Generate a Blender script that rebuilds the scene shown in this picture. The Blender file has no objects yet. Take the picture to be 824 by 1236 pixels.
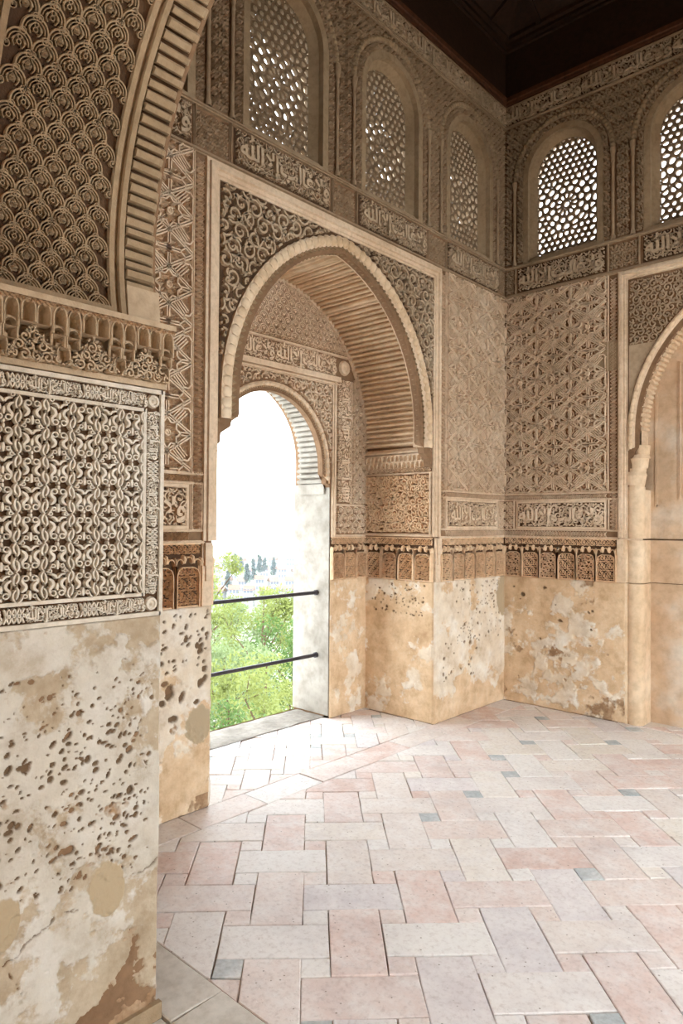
import bpy, math, random
import numpy as np
from mathutils import Matrix, Vector
from mathutils.geometry import tessellate_polygon
PI = math.pi
sc = bpy.context.scene
COL = sc.collection
rnd = random.Random(7)

# ------------------------------------------------------------------ camera
yaw, pitch, roll = 0.743757, 0.0156677, 0.00706
fv = Vector((-math.sin(yaw)*math.cos(pitch), math.cos(yaw)*math.cos(pitch), math.sin(pitch)))
r0 = Vector((math.cos(yaw), math.sin(yaw), 0)); u0 = r0.cross(fv)
rv = r0*math.cos(roll)+u0*math.sin(roll); uv = -r0*math.sin(roll)+u0*math.cos(roll)
cam_data = bpy.data.cameras.new('camera'); cam = bpy.data.objects.new('camera', cam_data); COL.objects.link(cam)
CAM = Vector((2.9905, -5.3113, 1.5))
cam.matrix_world = Matrix(((rv.x, uv.x, -fv.x, CAM.x), (rv.y, uv.y, -fv.y, CAM.y), (rv.z, uv.z, -fv.z, CAM.z), (0, 0, 0, 1)))
cam_data.sensor_fit = 'VERTICAL'; cam_data.sensor_height = 36; cam_data.sensor_width = 24
FPX = 832.53
cam_data.lens = 36*FPX/1236; cam_data.clip_start = 0.02; cam_data.clip_end = 2000
sc.camera = cam

# ------------------------------------------------------------------ sky light and exposure
world = bpy.data.worlds.new('overcast_sky'); sc.world = world; world.use_nodes = True
bg = world.node_tree.nodes['Background']; bg.inputs[0].default_value = (0.85, 0.935, 1.0, 1); bg.inputs[1].default_value = 1.0
sc.view_settings.view_transform = 'Standard'; sc.view_settings.look = 'None'; sc.view_settings.gamma = 1
sc.view_settings.use_curve_mapping = False
sc.view_settings.exposure = 3.15
sc.cycles.max_bounces = 16; sc.cycles.diffuse_bounces = 10

# ------------------------------------------------------------------ materials
def lin(c):
    return tuple(((x/255)/12.92 if x/255 <= .04045 else ((x/255+.055)/1.055)**2.4) for x in c)
def new_mat(name):
    m = bpy.data.materials.new(name); m.use_nodes = True
    nt = m.node_tree; b = nt.nodes['Principled BSDF']; b.inputs['Specular IOR Level'].default_value = .2
    return m, nt, b
def N(nt, typ, **kw):
    n = nt.nodes.new(typ)
    for k, v in kw.items(): setattr(n, k, v)
    return n
def noise(nt, scale, detail=4, rough=.6, vec=None):
    n = N(nt, 'ShaderNodeTexNoise'); n.inputs['Scale'].default_value = scale
    n.inputs['Detail'].default_value = detail; n.inputs['Roughness'].default_value = rough
    if vec is not None: nt.links.new(vec, n.inputs['Vector'])
    return n.outputs['Fac']
def ramp(nt, fac, stops, interp='LINEAR'):
    n = N(nt, 'ShaderNodeValToRGB'); cr = n.color_ramp; cr.interpolation = interp
    while len(cr.elements) > 1: cr.elements.remove(cr.elements[-1])
    for i, (p, c) in enumerate(stops):
        e = cr.elements[0] if i == 0 else cr.elements.new(p)
        e.position = p; e.color = (*c, 1) if len(c) == 3 else c
    nt.links.new(fac, n.inputs[0]); return n.outputs[0]
def mix(nt, fac, a, b, blend='MIX'):
    n = N(nt, 'ShaderNodeMix', data_type='RGBA', blend_type=blend)
    for s, v in ((0, fac), (6, a), (7, b)):
        if hasattr(v, 'links') or isinstance(v, bpy.types.NodeSocket): nt.links.new(v, n.inputs[s])
        elif s == 0: n.inputs[0].default_value = v
        else: n.inputs[s].default_value = (*v, 1)
    return n.outputs[2]
def position(nt): return N(nt, 'ShaderNodeNewGeometry').outputs['Position']
def bump(nt, b, h, strength, dist=.01):
    n = N(nt, 'ShaderNodeBump'); n.inputs['Strength'].default_value = strength; n.inputs['Distance'].default_value = dist
    nt.links.new(h, n.inputs['Height']); nt.links.new(n.outputs[0], b.inputs['Normal'])
def plaster(name, a, b_, c, s1=1.6, s2=28, bs=.35, rough=.95):
    m, nt, b = new_mat(name); p = position(nt)
    big = noise(nt, s1, 5, .6, p); fine = noise(nt, s2, 5, .65, p)
    col = ramp(nt, big, [(.32, lin(a)), (.5, lin(b_)), (.68, lin(c))])
    sp = ramp(nt, fine, [(.3, (.80, .78, .75)), (.55, (1, 1, 1)), (.75, (1.08, 1.07, 1.05))])
    nt.links.new(mix(nt, 1, col, sp, 'MULTIPLY'), b.inputs['Base Color'])
    b.inputs['Roughness'].default_value = rough
    bump(nt, b, noise(nt, 160, 3, .6, p), bs, .004)
    return m
M = {}
M['stucco'] = plaster('carved_stucco', (206, 180, 150), (219, 195, 167), (228, 209, 184))
M['stucco_ochre'] = plaster('ochre_stucco', (216, 180, 142), (227, 196, 160), (234, 211, 180))
M['stucco_pale'] = plaster('pale_stucco', (200, 187, 168), (212, 202, 186), (220, 212, 199))
M['stucco_grey'] = plaster('grey_brown_stucco', (172, 150, 123), (187, 165, 138), (198, 178, 152))
M['ground'] = plaster('shaded_stucco_ground', (122, 94, 70), (136, 107, 81), (150, 121, 94))  # darker than the carving: recess shade put into the colour
M['screen'] = plaster('shaded_screen_plaster', (118, 98, 76), (132, 111, 88), (146, 125, 101))  # same plaster as the walls, backlit shade put into its colour
M['stucco_brown'] = plaster('brown_stucco', (142, 120, 94), (158, 136, 108), (172, 150, 122))
M['reveal'] = plaster('grey_white_plaster', (150, 143, 132), (164, 157, 146), (178, 172, 162), 2.5, 10)
M['upper'] = plaster('shaded_upper_stucco', (146, 123, 98), (160, 137, 111), (172, 150, 123))  # dimness high on the walls put into a darker stucco colour
M['pane_light'] = plaster('window_reveal_plaster', (226, 206, 178), (232, 214, 188), (238, 224, 202))
M['ground_dark'] = plaster('shaded_red_brown_ground', (74, 54, 39), (88, 66, 48), (102, 78, 57))  # old paint tone, deepened so recess shade sits in the colour
M['plain'] = plaster('plain_plaster', (205, 176, 142), (220, 194, 162), (230, 210, 182), 2.2, 14)
M['white'] = plaster('white_limewash', (214, 204, 188), (232, 226, 214), (240, 236, 228), 2.5, 10)
M['door'] = plaster('grey_tan_plaster', (196, 164, 132), (206, 178, 148), (214, 200, 182), 2.4, 12)
M['marble'] = plaster('threshold_marble', (196, 186, 172), (206, 199, 188), (214, 209, 200), 3.0, 20, .1, .6)
M['cement'] = plaster('grey_cement', (124, 116, 106), (140, 132, 122), (156, 149, 139), 6, 40, .8)
M['mortar'] = plaster('floor_mortar', (150, 128, 112), (168, 148, 132), (186, 168, 152), 6, 60, .6)
M['outer'] = plaster('outside_render', (205, 195, 180), (218, 210, 198), (226, 220, 210))
M['court'] = plaster('courtyard_paving', (205, 190, 172), (214, 202, 186), (222, 212, 198))
def simple(name, c, rough=.8, spec=.3, metal=0, n=None):
    m, nt, b = new_mat(name); b.inputs['Base Color'].default_value = (*lin(c), 1)
    b.inputs['Roughness'].default_value = rough; b.inputs['Specular IOR Level'].default_value = spec; b.inputs['Metallic'].default_value = metal
    if n:
        nt.links.new(mix(nt, 1, ramp(nt, noise(nt, n, 5, .6, position(nt)), [(.3, (.65, .65, .65)), (.7, (1.2, 1.2, 1.2))]), lin(c), 'MULTIPLY'), b.inputs['Base Color'])
    return m
M['wood'] = simple('dark_cedar', (46, 28, 18), .7, .2, 0, 30)
M['wood_edge'] = simple('brown_cedar', (84, 52, 34), .65, .2, 0, 24)
M['iron'] = simple('dark_iron', (62, 56, 60), .45, .5, .3, 60)
M['bark'] = simple('bark', (92, 74, 58), .9, .1, 0, 40)
M['hill'] = simple('hillside_grass', (112, 118, 96), .95, .1, 0, .08)
M['roof'] = simple('roof_tile', (118, 92, 78), .9, .1, 0, 3)
M['house'] = simple('white_house_wall', (140, 138, 136), .9, .1, 0, 2)
M['pane'] = simple('dark_pane', (84, 88, 98), .5, .3)
def leafmat(name, a, b_):
    m, nt, b = new_mat(name)
    nt.links.new(mix(nt, noise(nt, 2.2, 3, .6, position(nt)), lin(a), lin(b_)), b.inputs['Base Color'])
    b.inputs['Roughness'].default_value = .6
    try:
        b.inputs['Transmission Weight'].default_value = 0
    except KeyError: pass
    tr = N(nt, 'ShaderNodeBsdfTranslucent'); tr.inputs[0].default_value = (*lin(b_), 1)
    ms = N(nt, 'ShaderNodeMixShader'); ms.inputs[0].default_value = .35
    out = nt.nodes['Material Output']
    nt.links.new(b.outputs[0], ms.inputs[1]); nt.links.new(tr.outputs[0], ms.inputs[2]); nt.links.new(ms.outputs[0], out.inputs[0])
    return m
M['leaf_lime'] = leafmat('spring_leaf', (92, 102, 48), (128, 134, 74))
M['leaf_green'] = leafmat('green_leaf', (58, 80, 40), (88, 110, 56))
M['leaf_olive'] = leafmat('olive_leaf', (94, 108, 70), (122, 134, 92))
M['leaf_dark'] = leafmat('cypress_leaf', (52, 68, 62), (68, 84, 78))
# worn dado plaster: limewash over earth, pits and repairs carried by attributes of the mesh
def dadomat(name, e, lm):
    m, nt, b = new_mat(name); p = position(nt)
    def at(n): a = N(nt, 'ShaderNodeAttribute', attribute_name=n); return a.outputs['Fac']
    earth = ramp(nt, noise(nt, 4.2, 8, .72, p), [(.3, lin(e[0])), (.5, lin(e[1])), (.7, lin(e[2]))])
    rough = ramp(nt, noise(nt, 14, 6, .7, p), [(.3, lin((136, 106, 80))), (.55, lin((166, 136, 106))), (.75, lin((190, 164, 134)))])
    lime = ramp(nt, noise(nt, 5, 6, .65, p), [(.3, lin(lm[0])), (.5, lin(lm[1])), (.68, lin(lm[2]))])
    nz = noise(nt, 20, 8, .74, p)
    def edge(name, w):
        a = N(nt, 'ShaderNodeMath', operation='MULTIPLY_ADD'); nt.links.new(nz, a.inputs[0]); a.inputs[1].default_value = w; nt.links.new(at(name), a.inputs[2])
        return ramp(nt, a.outputs[0], [(.5+w/2-.13, (0, 0, 0)), (.5+w/2+.13, (1, 1, 1))])
    mot = ramp(nt, noise(nt, 9, 6, .7, p), [(.32, (.80, .75, .69)), (.5, (1, 1, 1)), (.7, (1.09, 1.09, 1.08))])
    col = mix(nt, mix(nt, 1, edge('lime', .9), (.86, .86, .86), 'MULTIPLY'), earth, lime)
    col = mix(nt, edge('brown', .4), col, rough)
    col = mix(nt, 1, col, mot, 'MULTIPLY')
    col = mix(nt, at('pit'), col, lin((112, 90, 68)))
    col = mix(nt, at('patch'), col, lin((176, 157, 128)))
    nt.links.new(col, b.inputs['Base Color']); b.inputs['Roughness'].default_value = .95
    bump(nt, b, noise(nt, 90, 5, .7, p), .5, .006)
    return m
M['dado'] = dadomat('worn_dado_plaster', ((190, 158, 123), (211, 182, 147), (227, 205, 175)), ((208, 190, 164), (222, 209, 189), (234, 229, 219)))
M['dado_jamb'] = dadomat('worn_jamb_plaster', ((158, 140, 116), (178, 161, 137), (195, 180, 158)), ((184, 174, 158), (200, 193, 180), (212, 207, 198)))
def brickmat():
    m, nt, b = new_mat('worn_floor_brick'); p = position(nt)
    oi = N(nt, 'ShaderNodeObjectInfo').outputs['Random']
    pal = [(226, 216, 208), (224, 202, 192), (230, 225, 220), (222, 204, 196), (226, 218, 206), (218, 211, 210), (232, 224, 214), (222, 198, 188), (216, 191, 180), (229, 222, 216), (224, 208, 199), (233, 229, 223), (222, 214, 212), (228, 214, 206)]
    base = ramp(nt, oi, [(i/len(pal), lin(c)) for i, c in enumerate(pal)], 'CONSTANT')
    film = ramp(nt, noise(nt, 7, 6, .7, p), [(.42, (0, 0, 0)), (.68, (1, 1, 1))])
    col = mix(nt, mix(nt, 1, film, (.75, .75, .75), 'MULTIPLY'), base, lin((236, 232, 228)))
    st = ramp(nt, noise(nt, 45, 5, .7, p), [(.28, (.80, .76, .74)), (.5, (1, 1, 1)), (.8, (1.04, 1.04, 1.04))])
    vv = N(nt, 'ShaderNodeTexVoronoi'); vv.inputs['Scale'].default_value = 24; nt.links.new(p, vv.inputs['Vector'])
    dots = ramp(nt, vv.outputs['Distance'], [(.05, (.45, .40, .36)), (.10, (1, 1, 1))])
    stain = ramp(nt, noise(nt, 2.2, 7, .7, p), [(.30, (.84, .82, .83)), (.52, (1, 1, 1))])
    col = mix(nt, 1, mix(nt, 1, col, dots, 'MULTIPLY'), stain, 'MULTIPLY')
    nt.links.new(mix(nt, 1, col, st, 'MULTIPLY'), b.inputs['Base Color'])
    b.inputs['Roughness'].default_value = .62; b.inputs['Specular IOR Level'].default_value = .35
    v = N(nt, 'ShaderNodeTexVoronoi'); v.inputs['Scale'].default_value = 42; nt.links.new(p, v.inputs['Vector'])
    pit = ramp(nt, v.outputs['Distance'], [(.06, (0, 0, 0)), (.16, (1, 1, 1))])
    bump(nt, b, mix(nt, .5, pit, noise(nt, 60, 5, .7, p)), .35, .005)
    return m
M['brick'] = brickmat()
M['brick_grey'] = plaster('blue_grey_tile', (170, 178, 180), (188, 192, 192), (214, 214, 212), 9, 50, .3, .6)

# ------------------------------------------------------------------ mesh helpers
class MB:
    def __init__(s): s.v = []; s.f = []; s.n = 0
    def add(s, V, F):
        V = np.asarray(V, float).reshape(-1, 3); s.v.append(V)
        s.f += [tuple(int(i)+s.n for i in f) for f in F]; s.n += len(V)
    def box(s, a, b):
        (x0, y0, z0), (x1, y1, z1) = a, b
        s.add([(x0,y0,z0),(x1,y0,z0),(x1,y1,z0),(x0,y1,z0),(x0,y0,z1),(x1,y0,z1),(x1,y1,z1),(x0,y1,z1)],
              [(0,3,2,1),(4,5,6,7),(0,1,5,4),(1,2,6,5),(2,3,7,6),(3,0,4,7)])
    def mesh(s, name, m, smooth=False):
        me = bpy.data.meshes.new(name)
        V = np.concatenate(s.v) if s.v else np.zeros((0, 3))
        me.from_pydata(V.tolist(), [], s.f)
        mats = m if isinstance(m, (list, tuple)) else [m]
        for k in mats: me.materials.append(M[k] if isinstance(k, str) else k)
        if smooth: me.polygons.foreach_set('use_smooth', [True]*len(me.polygons))
        me.update(); return me
def inst(me, name, parent=None, mat=None):
    o = bpy.data.objects.new(name, me); COL.objects.link(o)
    if parent: o.parent = parent
    if mat is not None: o.matrix_local = mat
    return o
def tag(o, label=None, cat=None, group=None, kind=None):
    for k, v in (('label', label), ('category', cat), ('group', group), ('kind', kind)):
        if v: o[k] = v
    return o
def empty(name, loc=(0, 0, 0)):
    o = bpy.data.objects.new(name, None); COL.objects.link(o); o.location = loc; o.empty_display_size = .1; return o
def frame(o, u, v, h):
    return Matrix(((u[0], v[0], h[0], o[0]), (u[1], v[1], h[1], o[1]), (u[2], v[2], h[2], o[2]), (0, 0, 0, 1)))
def at2(F, u, v, h=0, rot=0, sx=1, sy=1, sz=1):
    return F @ Matrix.Translation((u, v, h)) @ Matrix.Rotation(rot, 4, 'Z') @ Matrix.Diagonal((sx, sy, sz, 1))

def sweep(mb, P, prof, closed=False, cap=True):
    """profile (offset along the path's left normal, height) swept along a flat path"""
    P = np.asarray(P, float); n = len(P)
    T = (np.roll(P, -1, 0)-np.roll(P, 1, 0)) if closed else np.gradient(P, axis=0)
    if not closed and n > 2:
        T[1:-1] = P[2:]-P[:-2]
    T /= np.maximum(np.linalg.norm(T, axis=1, keepdims=True), 1e-9)
    Nn = np.stack([-T[:, 1], T[:, 0]], 1)
    k = len(prof); V = np.zeros((n, k, 3))
    for j, (o, h) in enumerate(prof):
        V[:, j, :2] = P+Nn*(np.asarray(o)[:, None] if np.ndim(o) else o); V[:, j, 2] = h
    F = []
    for i in range(n if closed else n-1):
        a, b = i*k, ((i+1) % n)*k
        F += [(a+j, b+j, b+j+1, a+j+1) for j in range(k-1)]
    if cap and not closed:
        F += [tuple(range(k)), tuple((n-1)*k+j for j in range(k))][::1]
    mb.add(V.reshape(-1, 3), F)
def miter(mb, P, prof):
    """like sweep but with true mitred corners for polylines of straight pieces"""
    P = np.asarray(P, float); n = len(P); k = len(prof); V = np.zeros((n, k, 3))
    D = P[1:]-P[:-1]; D /= np.linalg.norm(D, axis=1, keepdims=True); NN = np.stack([-D[:, 1], D[:, 0]], 1)
    for i in range(n):
        if i == 0: m = NN[0]
        elif i == n-1: m = NN[-1]
        else:
            m = NN[i-1]+NN[i]; m = m/max(np.dot(m, NN[i]), .2)
        for j, (o, h) in enumerate(prof): V[i, j, :2] = P[i]+m*o; V[i, j, 2] = h
    F = [(i*k+j, (i+1)*k+j, (i+1)*k+j+1, i*k+j+1) for i in range(n-1) for j in range(k-1)]
    F += [tuple(range(k)), tuple((n-1)*k+j for j in range(k))]
    mb.add(V.reshape(-1, 3), F)
def stroke(mb, P, w, h0, h1, ridge=False, closed=False):
    w = np.asarray(w, float)*np.ones(len(P))
    pr = [(-.5*w, h0), (0*w, h1), (.5*w, h0)] if ridge else [(-.5*w, h0), (-.33*w, h1), (.33*w, h1), (.5*w, h0)]
    sweep(mb, P, pr, closed)
def clip(strokes, inside):
    out = []
    for P, w in strokes:
        P = np.asarray(P, float); w = np.asarray(w, float)*np.ones(len(P))
        ok = inside(P[:, 0], P[:, 1])
        i = 0
        while i < len(P):
            if ok[i]:
                j = i
                while j+1 < len(P) and ok[j+1]: j += 1
                if j-i >= 1: out.append((P[i:j+1], w[i:j+1]))
                i = j+1
            else: i += 1
    return out
def relief(strokes, h0, h1, ridge=False):
    mb = MB()
    for P, w in strokes: stroke(mb, P, w, h0, h1, ridge)
    return mb
# ---- ornament strokes
def arc(cx, cy, r, a0, a1, n=9, ry=None):
    t = np.linspace(a0, a1, n); return np.stack([cx+r*np.cos(t), cy+(ry or r)*np.sin(t)], 1)
def spiral(cx, cy, r0_, r1, a0, turns, n=12):
    t = np.linspace(0, 1, n); a = a0+turns*2*PI*t; r = r0_+(r1-r0_)*t
    return np.stack([cx+r*np.cos(a), cy+r*np.sin(a)], 1)
def leaf(x, y, ang, L, W, bend=.6, n=7):
    t = np.linspace(0, 1, n); a = ang+bend*(t-.2)
    d = np.stack([np.cos(a), np.sin(a)], 1)*(L/(n-1)); P = np.cumsum(d, 0)-d[0]+np.array([x, y])
    return P, W*(np.sin(PI*np.clip(t*.86+.08, 0, 1))**.7)
def line(*pts): return np.array(pts, float)
def pat_diaper(u0, u1, v0, v1, p, seed=1, w=.30):
    r = random.Random(seed); S = []
    nu, nv = max(1, round((u1-u0)/p)), max(1, round((v1-v0)/(p*.5)))
    pu, pv = (u1-u0)/nu, (v1-v0)/nv
    for j in range(nv):
        for i in range(nu+(j % 2)):
            cx, cy = u0+(i+.5-(j % 2)*.5)*pu, v0+(j+.5)*pv
            s = 1 if (i+j//2) % 2 else -1
            P = spiral(0, 0, .44*p, .10*p, (.15+.5*((j//2) % 2))*PI, .95, 8); P[:, 0] *= s
            S.append((P+np.array([cx, cy]), w*p*np.array([.7, 1, 1, 1, .9, .9, 1, 1.1])*r.uniform(.85, 1.1)))
    return S
def pat_scroll(u0, u1, v0, v1, p, seed=2, w=.17):
    r = random.Random(seed); S = []
    nu, nv = max(1, math.ceil((u1-u0)/p)), max(1, math.ceil((v1-v0)/(p*.8)))
    for j in range(nv+1):
        for i in range(nu+1):
            cx = u0+(i+.5*(j % 2))*p+r.uniform(-.06, .06)*p; cy = v0+j*p*.8+r.uniform(-.06, .06)*p
            s = 1 if (i+j) % 2 else -1; a = r.uniform(0, 2*PI)
            P = spiral(0, 0, .52*p, .10*p, a, 1.25, 16); P[:, 0] *= s
            S.append((P+np.array([cx, cy]), w*p))
            for k in range(3):
                b = a+k*2.1+r.uniform(-.3, .3)
                lx, ly = cx+s*.5*p*math.cos(b), cy+.5*p*math.sin(b)
                S.append(leaf(lx, ly, b+1.2*s, .42*p, .20*p, -1.6*s))
            S.append(leaf(cx, cy, a, .16*p, .16*p, .5, 4))
    return S
def pat_palmette(u0, u1, v0, v1, p, seed=3):
    S = []; nu, nv = max(1, round((u1-u0)/p)), max(1, round((v1-v0)/(p*.62)))
    pu, pv = (u1-u0)/nu, (v1-v0)/nv
    for j in range(nv+1):
        for i in range(nu+1):
            cx, cy = u0+(i+.5*(j % 2))*pu, v0+j*pv
            S.append((arc(cx, cy, .47*pu, -.15*PI, 1.15*PI, 11), .11*p))
            S.append((arc(cx, cy, .30*pu, -.1*PI, 1.1*PI, 8), .09*p))
            for k in (-1, 0, 1): S.append(leaf(cx, cy-.05*p, PI/2+k*.7, .27*p, .13*p, -.3*k, 4))
    return S
def pat_knots(u0, u1, vc, H, p):
    """chain of crossing bands along a narrow border"""
    S = []; n = max(1, round((u1-u0)/p)); q = (u1-u0)/n
    for i in range(n):
        a = u0+i*q
        t = np.linspace(0, 1, 9)
        for s in (1, -1): S.append((np.stack([a+q*t, vc+s*.40*H*np.cos(2*PI*t)*1.0], 1), .12*H))
        S.append((arc(a+.5*q, vc, .13*q, 0, 2*PI, 9), .11*H)); S.append((arc(a+.02*q, vc, .13*q, 0, 2*PI, 9), .11*H))
    return S
def swap(S): return [(np.asarray(P)[:, ::-1].copy(), w) for P, w in S]
def shift(S, du, dv): return [(np.asarray(P)+np.array([du, dv]), w) for P, w in S]

def arch_pts(uc, zc, a, e, z0, n=40):
    """slightly pointed arch, from the right-hand springing over the top to the left one"""
    R = a+e; am = math.acos(min(1, e/R)); pts = []
    if z0 < zc-1e-4: pts += [(uc+a, z0+(zc-z0)*k/4) for k in range(4)]
    for k in range(n+1):
        t = am*k/n; pts.append((uc-e+R*math.cos(t), zc+R*math.sin(t)))
    left = [(2*uc-x, z) for x, z in pts[::-1]]
    if abs(e) < 1e-6 or abs(left[0][0]-pts[-1][0]) < 1e-6: left = left[1:]
    return np.array(pts+left)
def along(P, s):
    d = np.linalg.norm(np.diff(P, axis=0), axis=1); c = np.concatenate([[0], np.cumsum(d)])
    if s is None: return c[-1]
    i = min(int(np.searchsorted(c, s, 'right'))-1, len(d)-1); t = (s-c[i])/d[i]
    p = P[i]+(P[i+1]-P[i])*t; T = (P[i+1]-P[i])/d[i]
    return p, T
def shell(mb, outer, holes=(), h=0.0):
    polys = [[Vector((x, y, 0)) for x, y in pl] for pl in ([outer]+list(holes))]
    tris = tessellate_polygon(polys); V = [(v.x, v.y, h) for pl in polys for v in pl]
    mb.add(V, tris)
def walls_of(mb, P, ha, hb, closed=True):
    P = np.asarray(P, float); n = len(P)
    V = np.concatenate([np.c_[P, np.full(n, ha)], np.c_[P, np.full(n, hb)]])
    mb.add(V, [(i, (i+1) % n, n+(i+1) % n, n+i) for i in range(n if closed else n-1)])
def niche_cell(mb, x0, y0, w, hgt, d, h=0., spring=.55, na=6, nd=3):
    """one muqarnas cell: an arched front with a hollow half dome behind it"""
    r = w*.40; cx = x0+w/2; ys = y0+hgt*spring
    prof = [(cx-r, y0), (cx-r, ys)]+[(cx-r*math.cos(PI*k/na), ys+min(r*1.25, (y0+hgt-ys)*.9)*math.sin(PI*k/na)) for k in range(1, na)]+[(cx+r, ys), (cx+r, y0)]
    outr = [(x0, y0), (x0, ys)]+[(x0 if k < na/2 else (x0+w if k > na/2 else cx), y0+hgt) for k in range(1, na)]+[(x0+w, ys), (x0+w, y0)]
    n = len(prof); V = [(x, y, h) for x, y in prof]+[(x, y, h) for x, y in outr]
    F = [(i, i+1, n+i+1, n+i) for i in range(n-1)]
    b = len(V)
    for q in range(1, nd+1):
        t = q/nd*PI/2; s, c = math.sin(t), math.cos(t)*.75+.25
        V += [(cx+(x-cx)*c, y0+(y-y0)*(1-.35*(1-math.cos(t))), h-d*s) for x, y in prof]
    rows = [0]+[b+q*n for q in range(nd)]
    for a, c_ in zip(rows, rows[1:]): F += [(a+i, c_+i, c_+i+1, a+i+1) for i in range(n-1)]
    V.append((cx, y0, h-d)); F += [(rows[-1]+i, len(V)-1, rows[-1]+i+1) for i in range(n-1)]
    mb.add(V, F)
ARAB = '\uFDF2 \uFEFB\uFE87 \uFE90\uFEDF\uFE8E\uFECF \uFEFB\uFEED'   # wa la ghaliba illa Allah
def arabic_mesh(w, h, depth, mat, body=ARAB):
    c = bpy.data.curves.new('inscription_text', 'FONT'); c.body = body; c.extrude = .5; c.resolution_u = 3
    c.offset = .028; c.space_word = .45; c.space_character = .92
    o = bpy.data.objects.new('inscription_text', c); COL.objects.link(o)
    dg = bpy.context.evaluated_depsgraph_get(); dg.update()
    me = bpy.data.meshes.new_from_object(o.evaluated_get(dg)); bpy.data.objects.remove(o); bpy.data.curves.remove(c)
    V = np.zeros(len(me.vertices)*3); me.vertices.foreach_get('co', V); V = V.reshape(-1, 3)
    lo, hi = V.min(0), V.max(0); V = (V-lo)/np.maximum(hi-lo, 1e-9)
    V[:, 0] = (V[:, 0]-.5)*w; V[:, 1] = (V[:, 1]-.5)*h; V[:, 2] *= depth
    me.vertices.foreach_set('co', V.ravel()); me.materials.clear(); me.materials.append(M[mat]); me.update(); return me
def fbm(nx, ny, cells, seed, octv=5, gain=.55, aspect=1.):
    g = np.random.default_rng(seed); out = np.zeros((ny, nx)); amp = 1; tot = 0; cx, cy = cells, max(1, cells*aspect)
    for o in range(octv):
        kx, ky = int(cx)+2, int(cy)+2; L = g.random((ky+1, kx+1))
        X = np.linspace(0, cx, nx); Y = np.linspace(0, cy, ny); ix = X.astype(int); iy = Y.astype(int)
        fx = X-ix; fy = Y-iy; fx = fx*fx*(3-2*fx); fy = fy*fy*(3-2*fy)
        A = L[np.ix_(iy, ix)]; B = L[np.ix_(iy, ix+1)]; C = L[np.ix_(iy+1, ix)]; D = L[np.ix_(iy+1, ix+1)]
        out += amp*((A*(1-fx)+B*fx)*(1-fy)[:, None]+(C*(1-fx)+D*fx)*fy[:, None]); tot += amp; amp *= gain; cx *= 2; cy *= 2
    return out/tot
def sstep(a, b, x): t = np.clip((x-a)/(b-a), 0, 1); return t*t*(3-2*t)
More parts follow.
